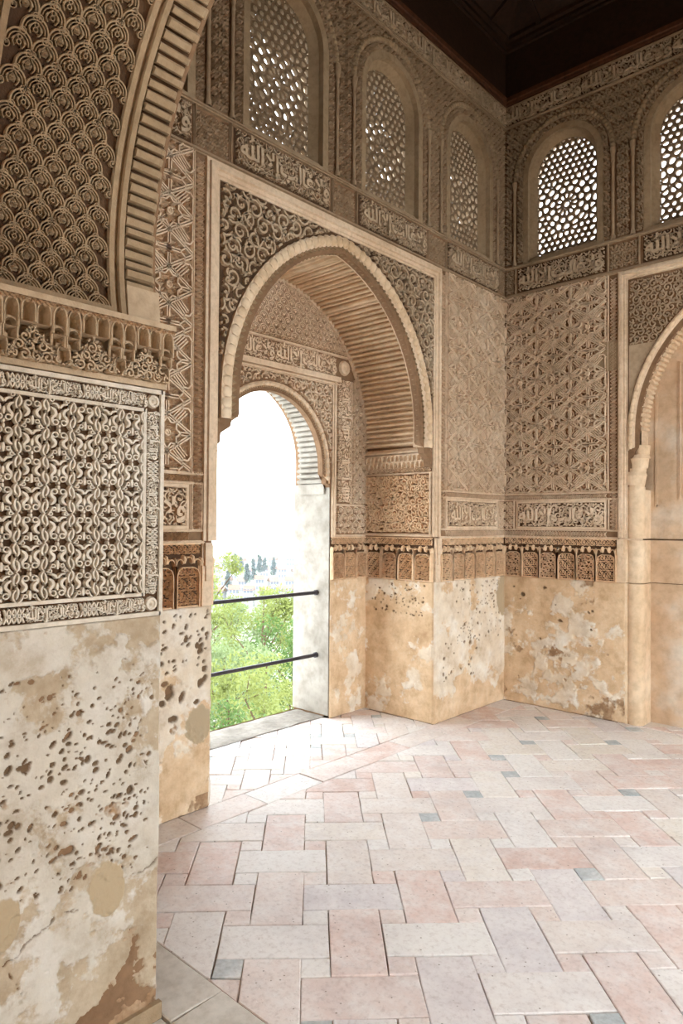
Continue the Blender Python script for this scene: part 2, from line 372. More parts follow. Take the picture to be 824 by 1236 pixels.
def dado_mesh(name, u0, u1, v0, v1, res, seed, lime_bias, brown_bias=None, pits=(), patches=(), thick=.012, mat='dado', cracks=()):
    nx, ny = max(2, int((u1-u0)/res)), max(2, int((v1-v0)/res))
    X, Y = np.meshgrid(np.linspace(u0, u1, nx), np.linspace(v0, v1, ny)); asp = (v1-v0)/(u1-u0)
    f1 = fbm(nx, ny, 3.5*(u1-u0)/.6, seed, 6, .58, asp); f2 = fbm(nx, ny, 14*(u1-u0)/.6, seed+1, 4, .6, asp)
    lime = np.clip(.5+2.4*((f1-.5)+.25*(f2-.5)+lime_bias(X, Y)), 0, 1)
    f3 = fbm(nx, ny, 4*(u1-u0)/.6, seed+2, 6, .6, asp)
    brown = np.clip(.5+3.2*((f3-.5)+.2*(f2-.5)+brown_bias(X, Y)), 0, 1) if brown_bias else np.zeros_like(X)
    g = np.random.default_rng(seed+5); pit = np.zeros_like(X); pdep = np.zeros_like(X)
    for (n, a, b, c, d, s0, s1) in pits:
        for _ in range(n):
            px, py = g.uniform(a, b), g.uniform(c, d); s = g.uniform(s0, s1); an = g.uniform(-1.2, .1); el = g.uniform(1.1, 2.2)
            i0, i1 = np.searchsorted(X[0], [px-3*s, px+3*s]); j0, j1 = np.searchsorted(Y[:, 0], [py-3*s, py+3*s])
            if i1 <= i0 or j1 <= j0: continue
            dx, dy = X[j0:j1, i0:i1]-px, Y[j0:j1, i0:i1]-py; ca, sa = math.cos(an), math.sin(an)
            dd = np.sqrt(((dx*ca+dy*sa)*1.)**2+((-dx*sa+dy*ca)*el)**2)/s+(f2[j0:j1, i0:i1]-.5)*1.4
            k = 1-sstep(.75, 1.1, dd); pit[j0:j1, i0:i1] = np.maximum(pit[j0:j1, i0:i1], k)
            pdep[j0:j1, i0:i1] = np.maximum(pdep[j0:j1, i0:i1], k*min(.011, s*.7))
    patch = np.zeros_like(X)
    for (px, py, rx, ry) in patches:
        dd = np.hypot((X-px)/rx, (Y-py)/ry)+(f1-.5)*1.6+(f2-.5)*.3; patch = np.maximum(patch, 1-sstep(.92, 1.0, dd))
    pit = pit*(1-patch)
    for line_, wd in cracks:
        Q = np.array(line_, float); best = np.full(X.shape, 9.)
        for a_, b_ in zip(Q, Q[1:]):
            d_ = b_-a_; t_ = np.clip(((X-a_[0])*d_[0]+(Y-a_[1])*d_[1])/(d_@d_), 0, 1)
            best = np.minimum(best, np.hypot(X-a_[0]-t_*d_[0]+.03*(f2-.5), Y-a_[1]-t_*d_[1]+.05*(f2-.5)))
        k = 1-sstep(wd*.5, wd, best); pit = np.maximum(pit, k*.8); pdep = np.maximum(pdep, k*.007)
    H = thick+.005*sstep(.4, .6, lime)-.007*sstep(.4, .6, brown)+.006*(f1-.5)+.003*(f2-.5)-pdep*(1-patch)+.003*patch
    E = np.minimum(np.minimum(X-u0, u1-X), np.minimum(Y-v0, v1-Y)); H = np.where(E < 1e-9, 0, H)
    V = np.stack([X, Y, H], -1).reshape(-1, 3)
    idx = np.arange(nx*ny).reshape(ny, nx); F = np.stack([idx[:-1, :-1], idx[:-1, 1:], idx[1:, 1:], idx[1:, :-1]], -1).reshape(-1, 4)
    me = bpy.data.meshes.new(name); me.from_pydata(V.tolist(), [], F.tolist()); me.materials.append(M[mat])
    for nm, A in (('lime', lime), ('brown', brown), ('pit', pit), ('patch', patch)):
        a = me.attributes.new(nm, 'FLOAT', 'POINT'); a.data.foreach_set('value', A.ravel())
    me.polygons.foreach_set('use_smooth', [True]*len(me.polygons)); me.update(); return me

# ------------------------------------------------------------------ frames of the walls
S_ = 4.12                                     # side of the square room
LW = frame((0, 0, 0), (0, -1, 0), (0, 0, 1), (1, 0, 0));   LWm = frame((0, -S_, 0), (0, 1, 0), (0, 0, 1), (1, 0, 0))
RW = frame((0, 0, 0), (1, 0, 0), (0, 0, 1), (0, -1, 0));   RWm = frame((S_, 0, 0), (-1, 0, 0), (0, 0, 1), (0, -1, 0))
ND = .67
BW = frame((-ND, 0, 0), (0, -1, 0), (0, 0, 1), (1, 0, 0)); BWm = frame((-ND, -S_, 0), (0, 1, 0), (0, 0, 1), (1, 0, 0))
NJ = frame((0, -1.035, 0), (-1, 0, 0), (0, 0, 1), (0, -1, 0)); NJm = frame((0, -3.085, 0), (-1, 0, 0), (0, 0, 1), (0, 1, 0))
UC = 2.06
ZD, ZA, ZI, ZS, ZB, ZW, ZF, ZT = 1.06, 1.39, 1.745, 3.43, 3.69, 4.43, 4.91, 5.10
def win_outline(c, r, z0=3.70, n=20, dz=0):
    return [(c-r, z0), (c+r, z0)]+[(c+r*math.cos(PI*k/n), ZW+dz+r*math.sin(PI*k/n)) for k in range(n+1)]
LWIN = [.56, 1.56, S_-1.56, S_-.56]; RWIN = [.52, 1.51, S_-1.51, S_-.52]
WR = .335

# ------------------------------------------------------------------ wall_left: shell, niche and back wall of the niche
def notch(inner):   # outline of a wall front with an arched notch rising from the floor
    return [(-.0, 0), (UC-1.025, 0)]+inner+[(UC+1.025, 0), (S_, 0), (S_, ZT), (0, ZT)]
def half_profile(a, e, zc, jamb, corb, n=24):
    R = arch_pts(UC, zc, a, e, zc-.1, n)[::-1]          # from left (small u) over to the right
    L = [(UC-jamb, corb[0][1])]+[(UC-x, z) for x, z in corb]
    Rr = [(2*UC-x, z) for x, z in L[::-1]]
    return L+[tuple(p) for p in R]+Rr
corb = [(1.025, 1.88), (.97, 1.93), (.965, 1.98), (.90, 2.02), (.89, 2.06), (.845, 2.08)]
innerL = half_profile(.84, .2176, 2.2, 1.025, corb)
mb = MB()
shell(mb, notch(innerL), [win_outline(c, WR) for c in LWIN])
walls_of(mb, innerL, 0, -.06, False)
for c in LWIN: walls_of(mb, win_outline(c, WR), 0, -.26)
# niche sides, vault and back
SOF = arch_pts(UC, 2.2, 1.025, .05, 2.0, 30)
walls_of(mb, [(UC+1.025, 0)]+[tuple(p) for p in SOF]+[(UC-1.025, 0)], 0, -ND, False)
# small back plate behind the projecting archivolt
a = np.array([p for p in innerL if p[1] > 2.07]); la = along(a, None); q = SOF[::-1]; lq = along(q, None)
V = []; n = 60
for k in range(n+1):
    V += [(*along(a, la*k/n*.99999)[0], -.06), (*along(q, lq*k/n*.99999)[0], -.06)]
mb.add(V, [(2*k, 2*k+1, 2*k+3, 2*k+2) for k in range(n)])
# back wall with the window arch
IA, IZ = .51, 1.92
inB = [(UC-.60, 0), (UC-.60, 1.74)]+[(UC-x, z) for x, z in ((.60, 1.75), (.585, 1.79), (.55, 1.80), (.545, 1.85), (IA, 1.87))]
inB = inB+[tuple(p) for p in arch_pts(UC, IZ, IA, 0, IZ-.04, 20)[::-1]]+[(2*UC-x, z) for x, z in inB[::-1]]
shell(mb, [(UC-1.06, 0)]+inB+[(UC+1.06, 0), (UC+1.06, 3.4), (UC-1.06, 3.4)], (), -ND)
walls_of(mb, inB, -ND, -ND-.05, False)
IB = arch_pts(UC, 1.98, .60, 0, 1.74, 22)
walls_of(mb, [(UC+.60, 0)]+[tuple(p) for p in IB]+[(UC-.60, 0)], -ND, -1.06, False)
a = np.array(arch_pts(UC, IZ, IA, 0, IZ-.04, 20)); la = along(a, None); lq = along(IB, None); V = []
for k in range(41): V += [(*along(a, la*k/40*.99999)[0], -ND-.05), (*along(IB, lq*k/40*.99999)[0], -ND-.05)]
mb.add(V, [(2*k, 2*k+1, 2*k+3, 2*k+2) for k in range(40)])
# outside face so that the wall is closed towards the garden
shell(mb, [(-.6, -2.5), (UC-.60, -2.5), (UC-.60, 0)]+[tuple(p) for p in IB[::-1]]+[(UC+.60, 0), (UC+.60, -2.5), (S_+.6, -2.5), (S_+.6, 3.5), (-.6, 3.5)], (), -1.06)
mb.add([(UC-.60, 0, -1.06), (UC+.60, 0, -1.06), (UC+.60, -2.5, -1.06), (UC-.60, -2.5, -1.06)], [(0, 1, 2, 3)])
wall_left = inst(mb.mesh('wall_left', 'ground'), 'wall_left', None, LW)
tag(wall_left, 'carved stucco wall with the deep open arched niche looking onto the garden', 'wall', None, 'structure')
# ------------------------------------------------------------------ wall_right: shell with a blind arch
innerR = half_profile(.925, .15, 2.2, 1.03, [(1.03, 1.77), (1.0, 1.80), (.98, 1.95), (.96, 2.05), (.93, 2.08)])
mb = MB()
shell(mb, notch([(UC-1.03, .001)]+innerR+[(UC+1.03, .001)]), [win_outline(c, WR) for c in RWIN])
walls_of(mb, [(UC-1.025, 0)]+innerR+[(UC+1.025, 0)], 0, -.20, False)
for c in RWIN: walls_of(mb, win_outline(c, WR), 0, -.26)
shell(mb, [(UC-1.06, 0), (UC+1.06, 0), (UC+1.06, 3.5), (UC-1.06, 3.5)], (), -.20)
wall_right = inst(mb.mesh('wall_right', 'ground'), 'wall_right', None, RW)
tag(wall_right, 'carved stucco wall with the walled-up blind arch and two bright lattice windows', 'wall', None, 'structure')
# ------------------------------------------------------------------ entrance wall: one wide arch, camera stands outside it
EY0, EY1 = -4.13, -4.79
EXJ, ER, EZC = 1.153, .957, 2.3
EW = frame((0, EY0, 0), (1, 0, 0), (0, 0, 1), (0, 1, 0))          # h points into the room
mb = MB()
earc = [(UC-ER*math.cos(t), EZC+ER*math.sin(t)) for t in np.linspace(-.215, PI+.215, 50)]
eout = [(EXJ, 0), (EXJ, 2.09)]+earc+[(S_-EXJ, 2.09), (S_-EXJ, 0)]
for h in (0, EY1-EY0):
    shell(mb, [(-1.1, 0)]+eout+[(S_+.8, 0), (S_+.8, ZT), (-1.1, ZT)], (), h)
walls_of(mb, eout, 0, EY1-EY0, False)
mb.add([(-1.1, 0, 0), (-1.1, ZT, 0), (-1.1, ZT, EY1-EY0), (-1.1, 0, EY1-EY0)], [(0, 1, 2, 3)])
wall_entrance = inst(mb.mesh('wall_entrance', 'ground'), 'wall_entrance', None, EW)
tag(wall_entrance, 'thick entrance arch wall with a carved panel on its worn jamb', 'wall', None, 'structure')
# ------------------------------------------------------------------ opposite wall (behind the right frame edge), unseen, its arch widened to let in more light
OW = frame((S_, 0, 0), (0, -1, 0), (0, 0, 1), (-1, 0, 0))
mb = MB(); op = [(UC-1.35, .0), (UC-1.35, 2.2)]+[tuple(p) for p in arch_pts(UC, 2.2, 1.35, .1, 2.2, 20)[::-1]]+[(UC+1.35, 0)]
shell(mb, [(0, 0)]+op+[(S_+.1, 0), (S_+.1, ZT), (0, ZT)])
walls_of(mb, op, 0, -.7, False)
wall_opposite = inst(mb.mesh('wall_opposite', 'plain'), 'wall_opposite', None, OW)
tag(wall_opposite, 'unseen plastered wall, its open arch facing the niche widened for more light', 'wall', None, 'structure')

# ------------------------------------------------------------------ shared ornament meshes
def moulding_prof(w, h, flip=1):
    return [(0, 0), (0, h*.55), (w*.18, h*.6), (w*.22, h), (w*.5, h), (w*.56, h*.6), (w*.78, h*.6), (w*.84, h*.35), (w, h*.35), (w, 0)]
def bar(mb, p, q, w, h): miter(mb, [p, q], [(o-w/2, z) for o, z in moulding_prof(w, h)])
# star tile of the strapwork panels, mirrored for every other row
def star(cx, cy, r, k=.72):
    a = np.arange(17)*PI/8; rr = np.where(np.arange(17) % 2 == 0, r, r*k)
    return np.stack([cx+rr*np.cos(a), cy+rr*np.sin(a)], 1)
TW, TH = .29, (ZS-.015-ZI)/9
def star_tile():
    S = []; F = []
    def inside(x, y): return (x > -.001) & (x < TW+.001) & (y > -.001) & (y < TH+.001)
    for cx, cy in ((0, 0), (TW, 0), (TW/2, TH), (-TW/2, TH), (1.5*TW, TH)):
        st = star(cx, cy, .078); st2 = star(cx, cy, .062)
        for i in range(16):
            S.append((np.linspace(st[i], st[i+1], 4), .012)); F.append((np.linspace(st2[i], st2[i+1], 4), .005))
        for i in range(8):
            a = i*PI/4; c_, s_ = math.cos(a), math.sin(a)
            F.append(leaf(cx+.022*c_, cy+.022*s_, a, .032, .014, 0, 4))
            for o in (-.007, .007):
                P = np.linspace((cx+.078*c_-o*s_, cy+.078*s_+o*c_), (cx+.16*c_-o*s_, cy+.16*s_+o*c_), 10); S.append((P, .009))
    for s in (1, -1):
        for o in (-.009, .009):
            x0 = TW/2+o*1.3; P = np.stack([x0+s*np.linspace(-1.2, 1.2, 40)*TW/2, TH/2+np.linspace(-1.2, 1.2, 40)*TH/2*.98], 1); S.append((P, .010))
    F += pat_scroll(0, TW, 0, TH, .072, 11, .12)
    mb = relief(clip(S, inside), 0, .026)
    for P, w in clip(F, inside): stroke(mb, P, w, 0, .016, True)
    return mb.mesh('star_tile', 'stucco')
STAR = star_tile()
mb = MB()
for r0_, h0, r1, h1 in ((.019, 0, .016, .016), (.016, .016, .011, .016), (.011, .016, .009, .010)):
    a = np.arange(12)*PI/6
    V = [(r0_*math.cos(t), r0_*math.sin(t), h0) for t in a]+[(r1*math.cos(t), r1*math.sin(t), h1) for t in a]
    mb.add(V, [(i, (i+1) % 12, 12+(i+1) % 12, 12+i) for i in range(12)])
mb.add([(.0065*math.cos(t), .0065*math.sin(t), .010) for t in np.arange(6)*PI/3]+[(0, 0, .018)], [(i, (i+1) % 6, 6) for i in range(6)])
mb.add([(.009*math.cos(t), .009*math.sin(t), .010) for t in np.arange(12)*PI/6], [tuple(range(12))])
BOSS = mb.mesh('rosette_boss', 'stucco'); BOSS_P = BOSS.copy(); BOSS_P.materials[0] = M['stucco_pale']
# arcade panels of the band above the dado
AW, AH = .158, ZA-ZD
def arcade(kind, mat):
    mb = MB(); w = AW
    for s in (0, w): bar(mb, (s, 0), (s, .215), .020, .026)
    def ins(x, y): return (np.abs(x-w/2) < w/2-.012) & (y > .008) & (y < .200-1.1*np.maximum(0, np.abs(x-w/2)-.040))
    for P, ww in clip(pat_scroll(0, w, 0, .22, .040, 5+kind, .17) if kind else pat_diaper(0, w, 0, .22, .034, 8, .27), ins):
        stroke(mb, P, ww, -.002, .024 if kind else .014, True)
    top = [(.011, 0), (.011, .165), (.022, .192), (.045, .205), (w-.045, .205), (w-.022, .192), (w-.011, .165), (w-.011, 0)]
    stroke(mb, np.array(top), .006, 0, .022)
    def bulb(cx, cy, rx, ry, d):
        V = []; 
        for i in range(5):
            t = PI*i/4; yy = cy-ry*math.cos(t); rr = max(.001, rx*math.sin(t)**.7*(1.15-.3*(i/4)))
            V += [(cx+rr*math.cos(PI*q/6), yy, .002+d*math.sin(PI*q/6)*math.sin(t)**.7) for q in range(7)]
        mb.add(V, [(i*7+q, i*7+q+1, (i+1)*7+q+1, (i+1)*7+q) for i in range(4) for q in range(6)])
    for k, cx in enumerate((0, w/3, 2*w/3, w)): bulb(cx, .232 if k in (0, 3) else .246, .0135, .026, .030)
    for k in range(3): stroke(mb, arc(w/6+k*w/3, .222+(.012 if k == 1 else 0), .020, .05*PI, .95*PI, 7, .026), .006, 0, .024)
    def ins2(x, y): return (x > 0) & (x < w) & (y > .272) & (y < .322)
    for P, ww in clip(pat_diaper(0, w, .262, .33, .030, 4, .28), ins2): stroke(mb, P, ww, 0, .012, True)
    stroke(mb, line((0, .326), (w, .326)), .010, 0, .012); stroke(mb, line((0, .004), (w, .004)), .010, 0, .014)
    return mb.mesh('arcade_panel', mat)
ARC = [arcade(1, 'stucco_ochre'), arcade(0, 'stucco_ochre')]
# inscription blocks
def script_block(w, h, depth, mat, seed, body=ARAB, fill=True, tw=.95, th=.92, fw=.17):
    t = arabic_mesh(w*tw, h*th, depth, mat, body)
    mb = MB(); V = np.zeros(len(t.vertices)*3); t.vertices.foreach_get('co', V)
    mb.add(V.reshape(-1, 3), [tuple(p.vertices) for p in t.polygons])
    bpy.data.meshes.remove(t)
    if fill:
        def ins(x, y): return (np.abs(x) < w/2-.004) & (np.abs(y) < h/2-.004)
        for P, ww in clip(pat_scroll(-w/2, w/2, -h/2, h/2, min(.06, h*.36), seed, fw), ins): stroke(mb, P, ww, 0, depth*.6)
    return mb.mesh('inscription', mat)
INS_ZONE = script_block(.735, .196, .030, 'stucco', 21)
INS_WIN = script_block(.745, .195, .030, 'stucco_grey', 22, fw=.12)
INS_TOP = script_block(.686, .155, .026, 'stucco_grey', 23, tw=.99, th=1.0, fw=.10)
INS_BACK = script_block(.635, .155, .026, 'stucco', 24, tw=.98, th=1.0)
INS_PIER = script_block(.150, .048, .011, 'stucco_pale', 25, tw=.98, th=.98)

# ------------------------------------------------------------------ lattice windows
def lattice(name, mat, seed, rw=.256, z0=.036, zs=.73, thick=.022):
    r = random.Random(seed); outl = [(-rw, z0), (rw, z0)]+[(rw*math.cos(PI*k/16), zs+rw*math.sin(PI*k/16)) for k in range(17)]
    pts = [(0, .44)]
    for n, rad, o in ((12, .068, 0), (12, .128, .5), (16, .182, 0)):
        pts += [(rad*math.cos((k+o)*2*PI/n), .44+rad*math.sin((k+o)*2*PI/n)) for k in range(n)]
    y = z0+.02; j = 0
    while y < zs+rw:
        x = -rw+.022+(.026 if j % 2 else 0)
        while x < rw:
            q = (x+r.uniform(-.006, .006), y+r.uniform(-.006, .006))
            if math.hypot(q[0], q[1]-.44) > .212: pts.append(q)
            x += .052
        y += .046; j += 1
    def clip_half(poly, m, n):
        out = []; L = len(poly)
        for i in range(L):
            p, q = poly[i], poly[(i+1) % L]; a = (p[0]-m[0])*n[0]+(p[1]-m[1])*n[1]; b = (q[0]-m[0])*n[0]+(q[1]-m[1])*n[1]
            if a <= 0: out.append(p)
            if a*b < 0: t = a/(a-b); out.append((p[0]+(q[0]-p[0])*t, p[1]+(q[1]-p[1])*t))
        return out
    mb = MB()
    for i, p in enumerate(pts):
        poly = outl
        for k, q in enumerate(pts):
            if k == i: continue
            d = (q[0]-p[0], q[1]-p[1]); L = math.hypot(*d)
            if L > .16: continue
            poly = clip_half(poly, ((p[0]+q[0])/2, (p[1]+q[1])/2), d)
            if len(poly) < 3: break
        if len(poly) < 3: continue
        A = np.array(poly); c = A.mean(0); K = 14
        L = along(np.vstack([A, A[:1]]), None)
        Q = np.array([along(np.vstack([A, A[:1]]), L*k/K*.9999)[0] for k in range(K)])
        size = np.linalg.norm(Q-c, axis=1).mean()
        ring = Q-c; ln = np.linalg.norm(ring, axis=1, keepdims=True); ring = ring/ln*np.maximum(ln-.0085-.006*(size < .02), ln*.35)*(.93 if size > .03 else .9)
        for _ in range(2): ring = .5*ring+.25*np.roll(ring, 1, 0)+.25*np.roll(ring, -1, 0)
        I = ring+c
        V = np.concatenate([np.c_[Q, np.zeros(K)], np.c_[I, np.full(K, .004)], np.c_[I, np.full(K, -thick)], np.c_[Q, np.full(K, -thick)]])
        F = []
        for k in range(K):
            n = (k+1) % K; F += [(k, n, K+n, K+k), (K+k, K+n, 2*K+n, 2*K+k), (2*K+k, 2*K+n, 3*K+n, 3*K+k)]
        mb.add(V, F)
    return mb.mesh(name, mat)
LAT = [lattice('lattice_screen', 'screen', 3), lattice('lattice_screen', 'screen', 9)]
mb = MB()
def wl(r, dz=0): return np.array([(r, .0)]+[(r*math.cos(PI*k/20), .73+r*math.sin(PI*k/20)) for k in range(21)]+[(-r, 0)])
# splayed plaster frame: flat border, then slope to the screen, with a sill
a0, a, b = wl(WR+.014), wl(WR+.006), wl(.295); c = wl(.252)
V = np.concatenate([np.c_[a0, np.full(len(a), -.004)], np.c_[a, np.full(len(a), .012)], np.c_[b, np.full(len(b), .010)], np.c_[b, np.full(len(b), -.03)], np.c_[c, np.full(len(c), -.085)]]); n = len(a)
mb.add(V, [(k*n+i, k*n+i+1, (k+1)*n+i+1, (k+1)*n+i) for k in range(4) for i in range(n-1)])
mb.box((-.295, -.005, -.09), (.295, .042, -.02)); mb.box((-WR, -.012, -.02), (WR, .012, .014))
WFRAME = mb.mesh('window_frame', 'stucco_brown', False)
mb = MB(); walls_of(mb, [(x, y-3.70) for x, y in win_outline(0, WR-.004, 3.705)], -.10, -.262); WREV = mb.mesh('reveal', 'pane_light')
def window(k, F, c, seed, label, flip=1):
    w = empty('window_%d' % k, (0, 0, 0)); w.matrix_world = F @ Matrix.Translation((c, 3.70, 0))
    inst(WFRAME, 'window_frame', w, Matrix.Translation((0, 0, 0)))
    inst(WREV, 'reveal', w, Matrix.Translation((0, 0, 0)))
    inst(LAT[seed % 2], 'lattice_screen', w, Matrix.Translation((0, 0, -.085)) @ Matrix.Diagonal((flip, 1, 1, 1)))
    tag(w, label, 'window', None, 'structure')
for k, (F, c, l) in enumerate([(LW, LWIN[0], 'dim arched lattice window above the garden niche wall, next to the room corner'),
        (LW, LWIN[1], 'arched lattice window with warm lit holes, second from the room corner on the niche wall'),
        (LW, LWIN[2], 'arched lattice window third from the room corner on the niche wall'),
        (LW, LWIN[3], 'arched lattice window on the niche wall beside the entrance arch'),
        (RW, RWIN[0], 'bright arched lattice window beside the room corner, on the blind arch wall'),
        (RW, RWIN[1], 'bright arched lattice window over the blind arch, second from the room corner'),
        (RW, RWIN[2], 'arched lattice window over the blind arch, third from the room corner'),
        (RW, RWIN[3], 'arched lattice window on the blind arch wall, farthest from the room corner')]):
    window(k+1, F, c, k, l, 1 if k % 3 else -1)

# ------------------------------------------------------------------ half wall ornament (u = 0 at the room corner, to the centre of the arch)
mb = MB()   # turned colonette with base and capital
for (z0, ra, z1, rb) in ((0, .019, .03, .019), (.03, .015, .05, .012), (.05, .012, .60, .012), (.60, .012, .61, .016), (.61, .016, .63, .013), (.63, .013, .70, .024), (.70, .024, .715, .024)):
    a = np.arange(10)*PI/5
    V = [(ra*math.cos(t), z0, ra*math.sin(t)) for t in a]+[(rb*math.cos(t), z1, rb*math.sin(t)) for t in a]
    mb.add(V, [(i, (i+1) % 10, 10+(i+1) % 10, 10+i) for i in range(10)])
COLON = mb.mesh('colonette', 'upper', True)
mb = MB()   # bead of a rope archivolt, long axis along x
nx_, na_ = 7, 7
V = []
for i in range(nx_):
    t = -1+2*i/(nx_-1); r_ = math.sqrt(max(0, 1-(.93*t)**2))*.75+.25
    V += [(t*.5, .5*r_*math.cos(PI*k/(na_-1)), .5*r_*math.sin(PI*k/(na_-1))) for k in range(na_)]
mb.add(V, [(i*na_+k, i*na_+k+1, (i+1)*na_+k+1, (i+1)*na_+k) for i in range(nx_-1) for k in range(na_-1)]+[tuple(range(na_)), tuple((nx_-1)*na_+k for k in range(na_))])
BEAD = mb.mesh('rope_bead', 'stucco', True); BEAD_P = BEAD.copy(); BEAD_P.materials[0] = M['plain']; BEAD_G = BEAD.copy(); BEAD_G.materials[0] = M['stucco_brown']; BEAD_T = BEAD.copy(); BEAD_T.materials[0] = M['plain']
def rope(parent, F, P, pitch, w, h, me, name='rope_bead', z=0):
    L = along(P, None); n = max(1, round(L/pitch)); q = L/n
    for k in range(n):
        p, T = along(P, (k+.5)*q); ang = math.atan2(T[1], T[0])
        inst(me, name, parent, at2(F, p[0], p[1], z, ang, q*.97, w, h))
INV = {}
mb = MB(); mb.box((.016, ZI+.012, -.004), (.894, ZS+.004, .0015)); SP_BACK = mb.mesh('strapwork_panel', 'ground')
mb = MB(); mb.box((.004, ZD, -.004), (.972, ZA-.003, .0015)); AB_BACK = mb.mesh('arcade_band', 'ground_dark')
def mats(wall):
    if wall.name not in INV: INV[wall.name] = wall.matrix_world.inverted()
    return INV[wall.name]
bpy.context.view_layer.update()
def halfwall(wall, frames, wins):
    W_ = [w for w in wins if w < UC+.1]
    inv = mats(wall)
    R_ = lambda F: inv @ F
    def reg(u, v):
        ok = (u > .012) & (u < UC) & (v > 3.715) & (v < ZF-.012)
        for c in W_+[S_-W_[-1]]:
            d = np.where(v > ZW, np.hypot(u-c, v-ZW), np.abs(u-c))
            ok &= ~(d < WR+.006) & ~((v > 4.38) & (d > .388) & (d < .44)) & ~((v <= 4.43) & (np.abs(np.abs(u-c)-.42) < .026))
        return ok
    meshes = []; WA = {}; cm = (W_[0]+W_[1])/2
    for c in W_:
        mb = MB(); sweep(mb, [(c+.415*math.cos(t), ZW+.415*math.sin(t)) for t in np.linspace(0, PI, 30)], [(-.024, 0), (-.018, .012), (.018, .012), (.024, 0)]); WA[c] = mb.mesh('window_arch', 'upper')
    mb = MB(); sweep(mb, [(cm+.062*math.cos(t), 4.45+.075*math.sin(t)) for t in np.linspace(0, PI, 14)], [(-.016, 0), (-.012, .01), (.012, .01), (.016, 0)]); SM = mb.mesh('small_arch', 'upper')
    fine = relief(clip(pat_diaper(0, UC, 3.70, ZF, .046, 31, .34), reg), 0, .020, True).mesh('carved_diaper', 'upper')
    meshes.append(('carved_diaper', fine, 'stuff'))
    # mouldings
    mb = MB(); bar(mb, (0, 3.445), (UC, 3.445), .03, .028); bar(mb, (0, 3.69), (UC, 3.69), .028, .030); bar(mb, (0, 4.92), (UC, 4.92), .026, .026); bar(mb, (0, 5.09), (UC, 5.09), .022, .022)
    meshes.append(('string_course', mb.mesh('string_course', 'upper'), None))
    mb = MB(); bar(mb, (0, ZI+.006), (.985, ZI+.006), .018, .016); bar(mb, (0, 1.70), (.985, 1.70), .014, .016); bar(mb, (0, 1.455), (.985, 1.455), .014, .016); bar(mb, (0, 1.395), (.985, 1.395), .018, .018)
    for u in (.10, .905, .965): bar(mb, (u, 1.46), (u, 1.70), .014, .016)
    bar(mb, (.90, ZI), (.90, ZS), .014, .016); bar(mb, (.985, 1.40), (.985, ZS), .018, .018)
    meshes.append(('panel_border', mb.mesh('panel_border', 'stucco'), None))
    mb = MB(); mb.box((.972, ZD, 0), (1.034, ZA, .016)); mb.box((.980, ZA-.12, .016), (1.026, ZA, .034)); mb.box((.99, ZA-.2, .016), (1.016, ZA-.12, .026)); meshes.append(('frame_base', mb.mesh('frame_base', 'stucco'), None))
    # narrow carved strips
    S = pat_knots(.012, .89, 1.424, .05, .05)+pat_knots(.012, .89, 1.723, .036, .036)+swap(pat_knots(1.47, ZS-.03, .942, .056, .056))+clip(pat_diaper(.01, .092, 1.465, 1.695, .036, 15, .36), lambda u, v: (u > .012) & (u < .09) & (v > 1.466) & (v < 1.692))
    meshes.append(('carved_strip', relief(S, 0, .018, True).mesh('carved_strip', 'stucco'), 'stuff'))
    # square blocks and the narrow block at the corner
    for (a, b) in ((.90, 1.135), (1.945, UC)):
        mb = relief(clip(pat_diaper(a, 2*b-a if b == UC else b, 3.475, 3.665, .042, 12, .36), lambda u, v: (u > a+.012) & (u < b-(.012 if b < UC else 0)) & (v > 3.475) & (v < 3.662)), 0, .012, True)
        bar(mb, (a, 3.46), (a, 3.68), .014, .018)
        if b < UC: bar(mb, (b, 3.46), (b, 3.68), .014, .018)
        meshes.append(('carved_block', mb.mesh('carved_block', 'upper'), None))
    mb = relief(clip(pat_diaper(.01, .10, 3.475, 3.665, .036, 13, .36), lambda u, v: (u > .014) & (u < .098)), 0, .012, True); bar(mb, (.11, 3.46), (.11, 3.68), .014, .018)
    meshes.append(('carved_block', mb.mesh('carved_block', 'upper'), None))
    for F in frames:
        for nm, me, kd in meshes:
            o = inst(me, nm, wall, R_(F)); 
            if kd: o['kind'] = kd
        # strapwork panel with a tile for every half period
        sp = inst(SP_BACK, 'strapwork_panel', wall, R_(F))
        for j in range(9):
            for i in range(3):
                y = ZI+.015+j*TH
                inst(STAR, 'star_tile', sp, Matrix.Translation((.02+i*TW, y if j % 2 == 0 else y+TH, 0)) @ Matrix.Diagonal((1, 1 if j % 2 == 0 else -1, 1, 1)))
        for j in range(10):
            for i in range(4 if j % 2 == 0 else 3):
                uu = .02+(i+.5*(j % 2))*TW; vv = ZI+.015+j*TH
                if .03 < uu < .88 and ZI+.03 < vv < ZS-.03: inst(BOSS, 'rosette_boss', sp, Matrix.Translation((uu, vv, .016)) @ Matrix.Diagonal((1.1, 1.1, 1.0, 1)))
        # arcade band
        ab = inst(AB_BACK, 'arcade_band', wall, R_(F))
        for i in range(6): inst(ARC[i % 2], 'arcade_panel', ab, Matrix.Translation((.016+i*AW, ZD, 0)))
        # window surrounds
        for c in W_:
            ro = inst(WA[c], 'window_arch', wall, R_(F))
            rope(ro, Matrix.Identity(4), np.array([(c+.415*math.cos(t), ZW+.415*math.sin(t)) for t in np.linspace(0, PI, 40)]), .036, .042, .050, BEAD_G)
            for s in (-1, 1):
                inst(COLON, 'colonette', ro, Matrix.Translation((c+s*.42, 3.70, .012)))
        sm = inst(SM, 'small_arch', wall, R_(F))
        rope(sm, Matrix.Identity(4), np.array([(cm+.062*math.cos(t), 4.45+.075*math.sin(t)) for t in np.linspace(0, PI, 14)]), .026, .020, .026, BEAD_G)
for wall, fr, wins in ((wall_left, (LW, LWm), LWIN), (wall_right, (RW, RWm), RWIN)):
    halfwall(wall, fr, wins)
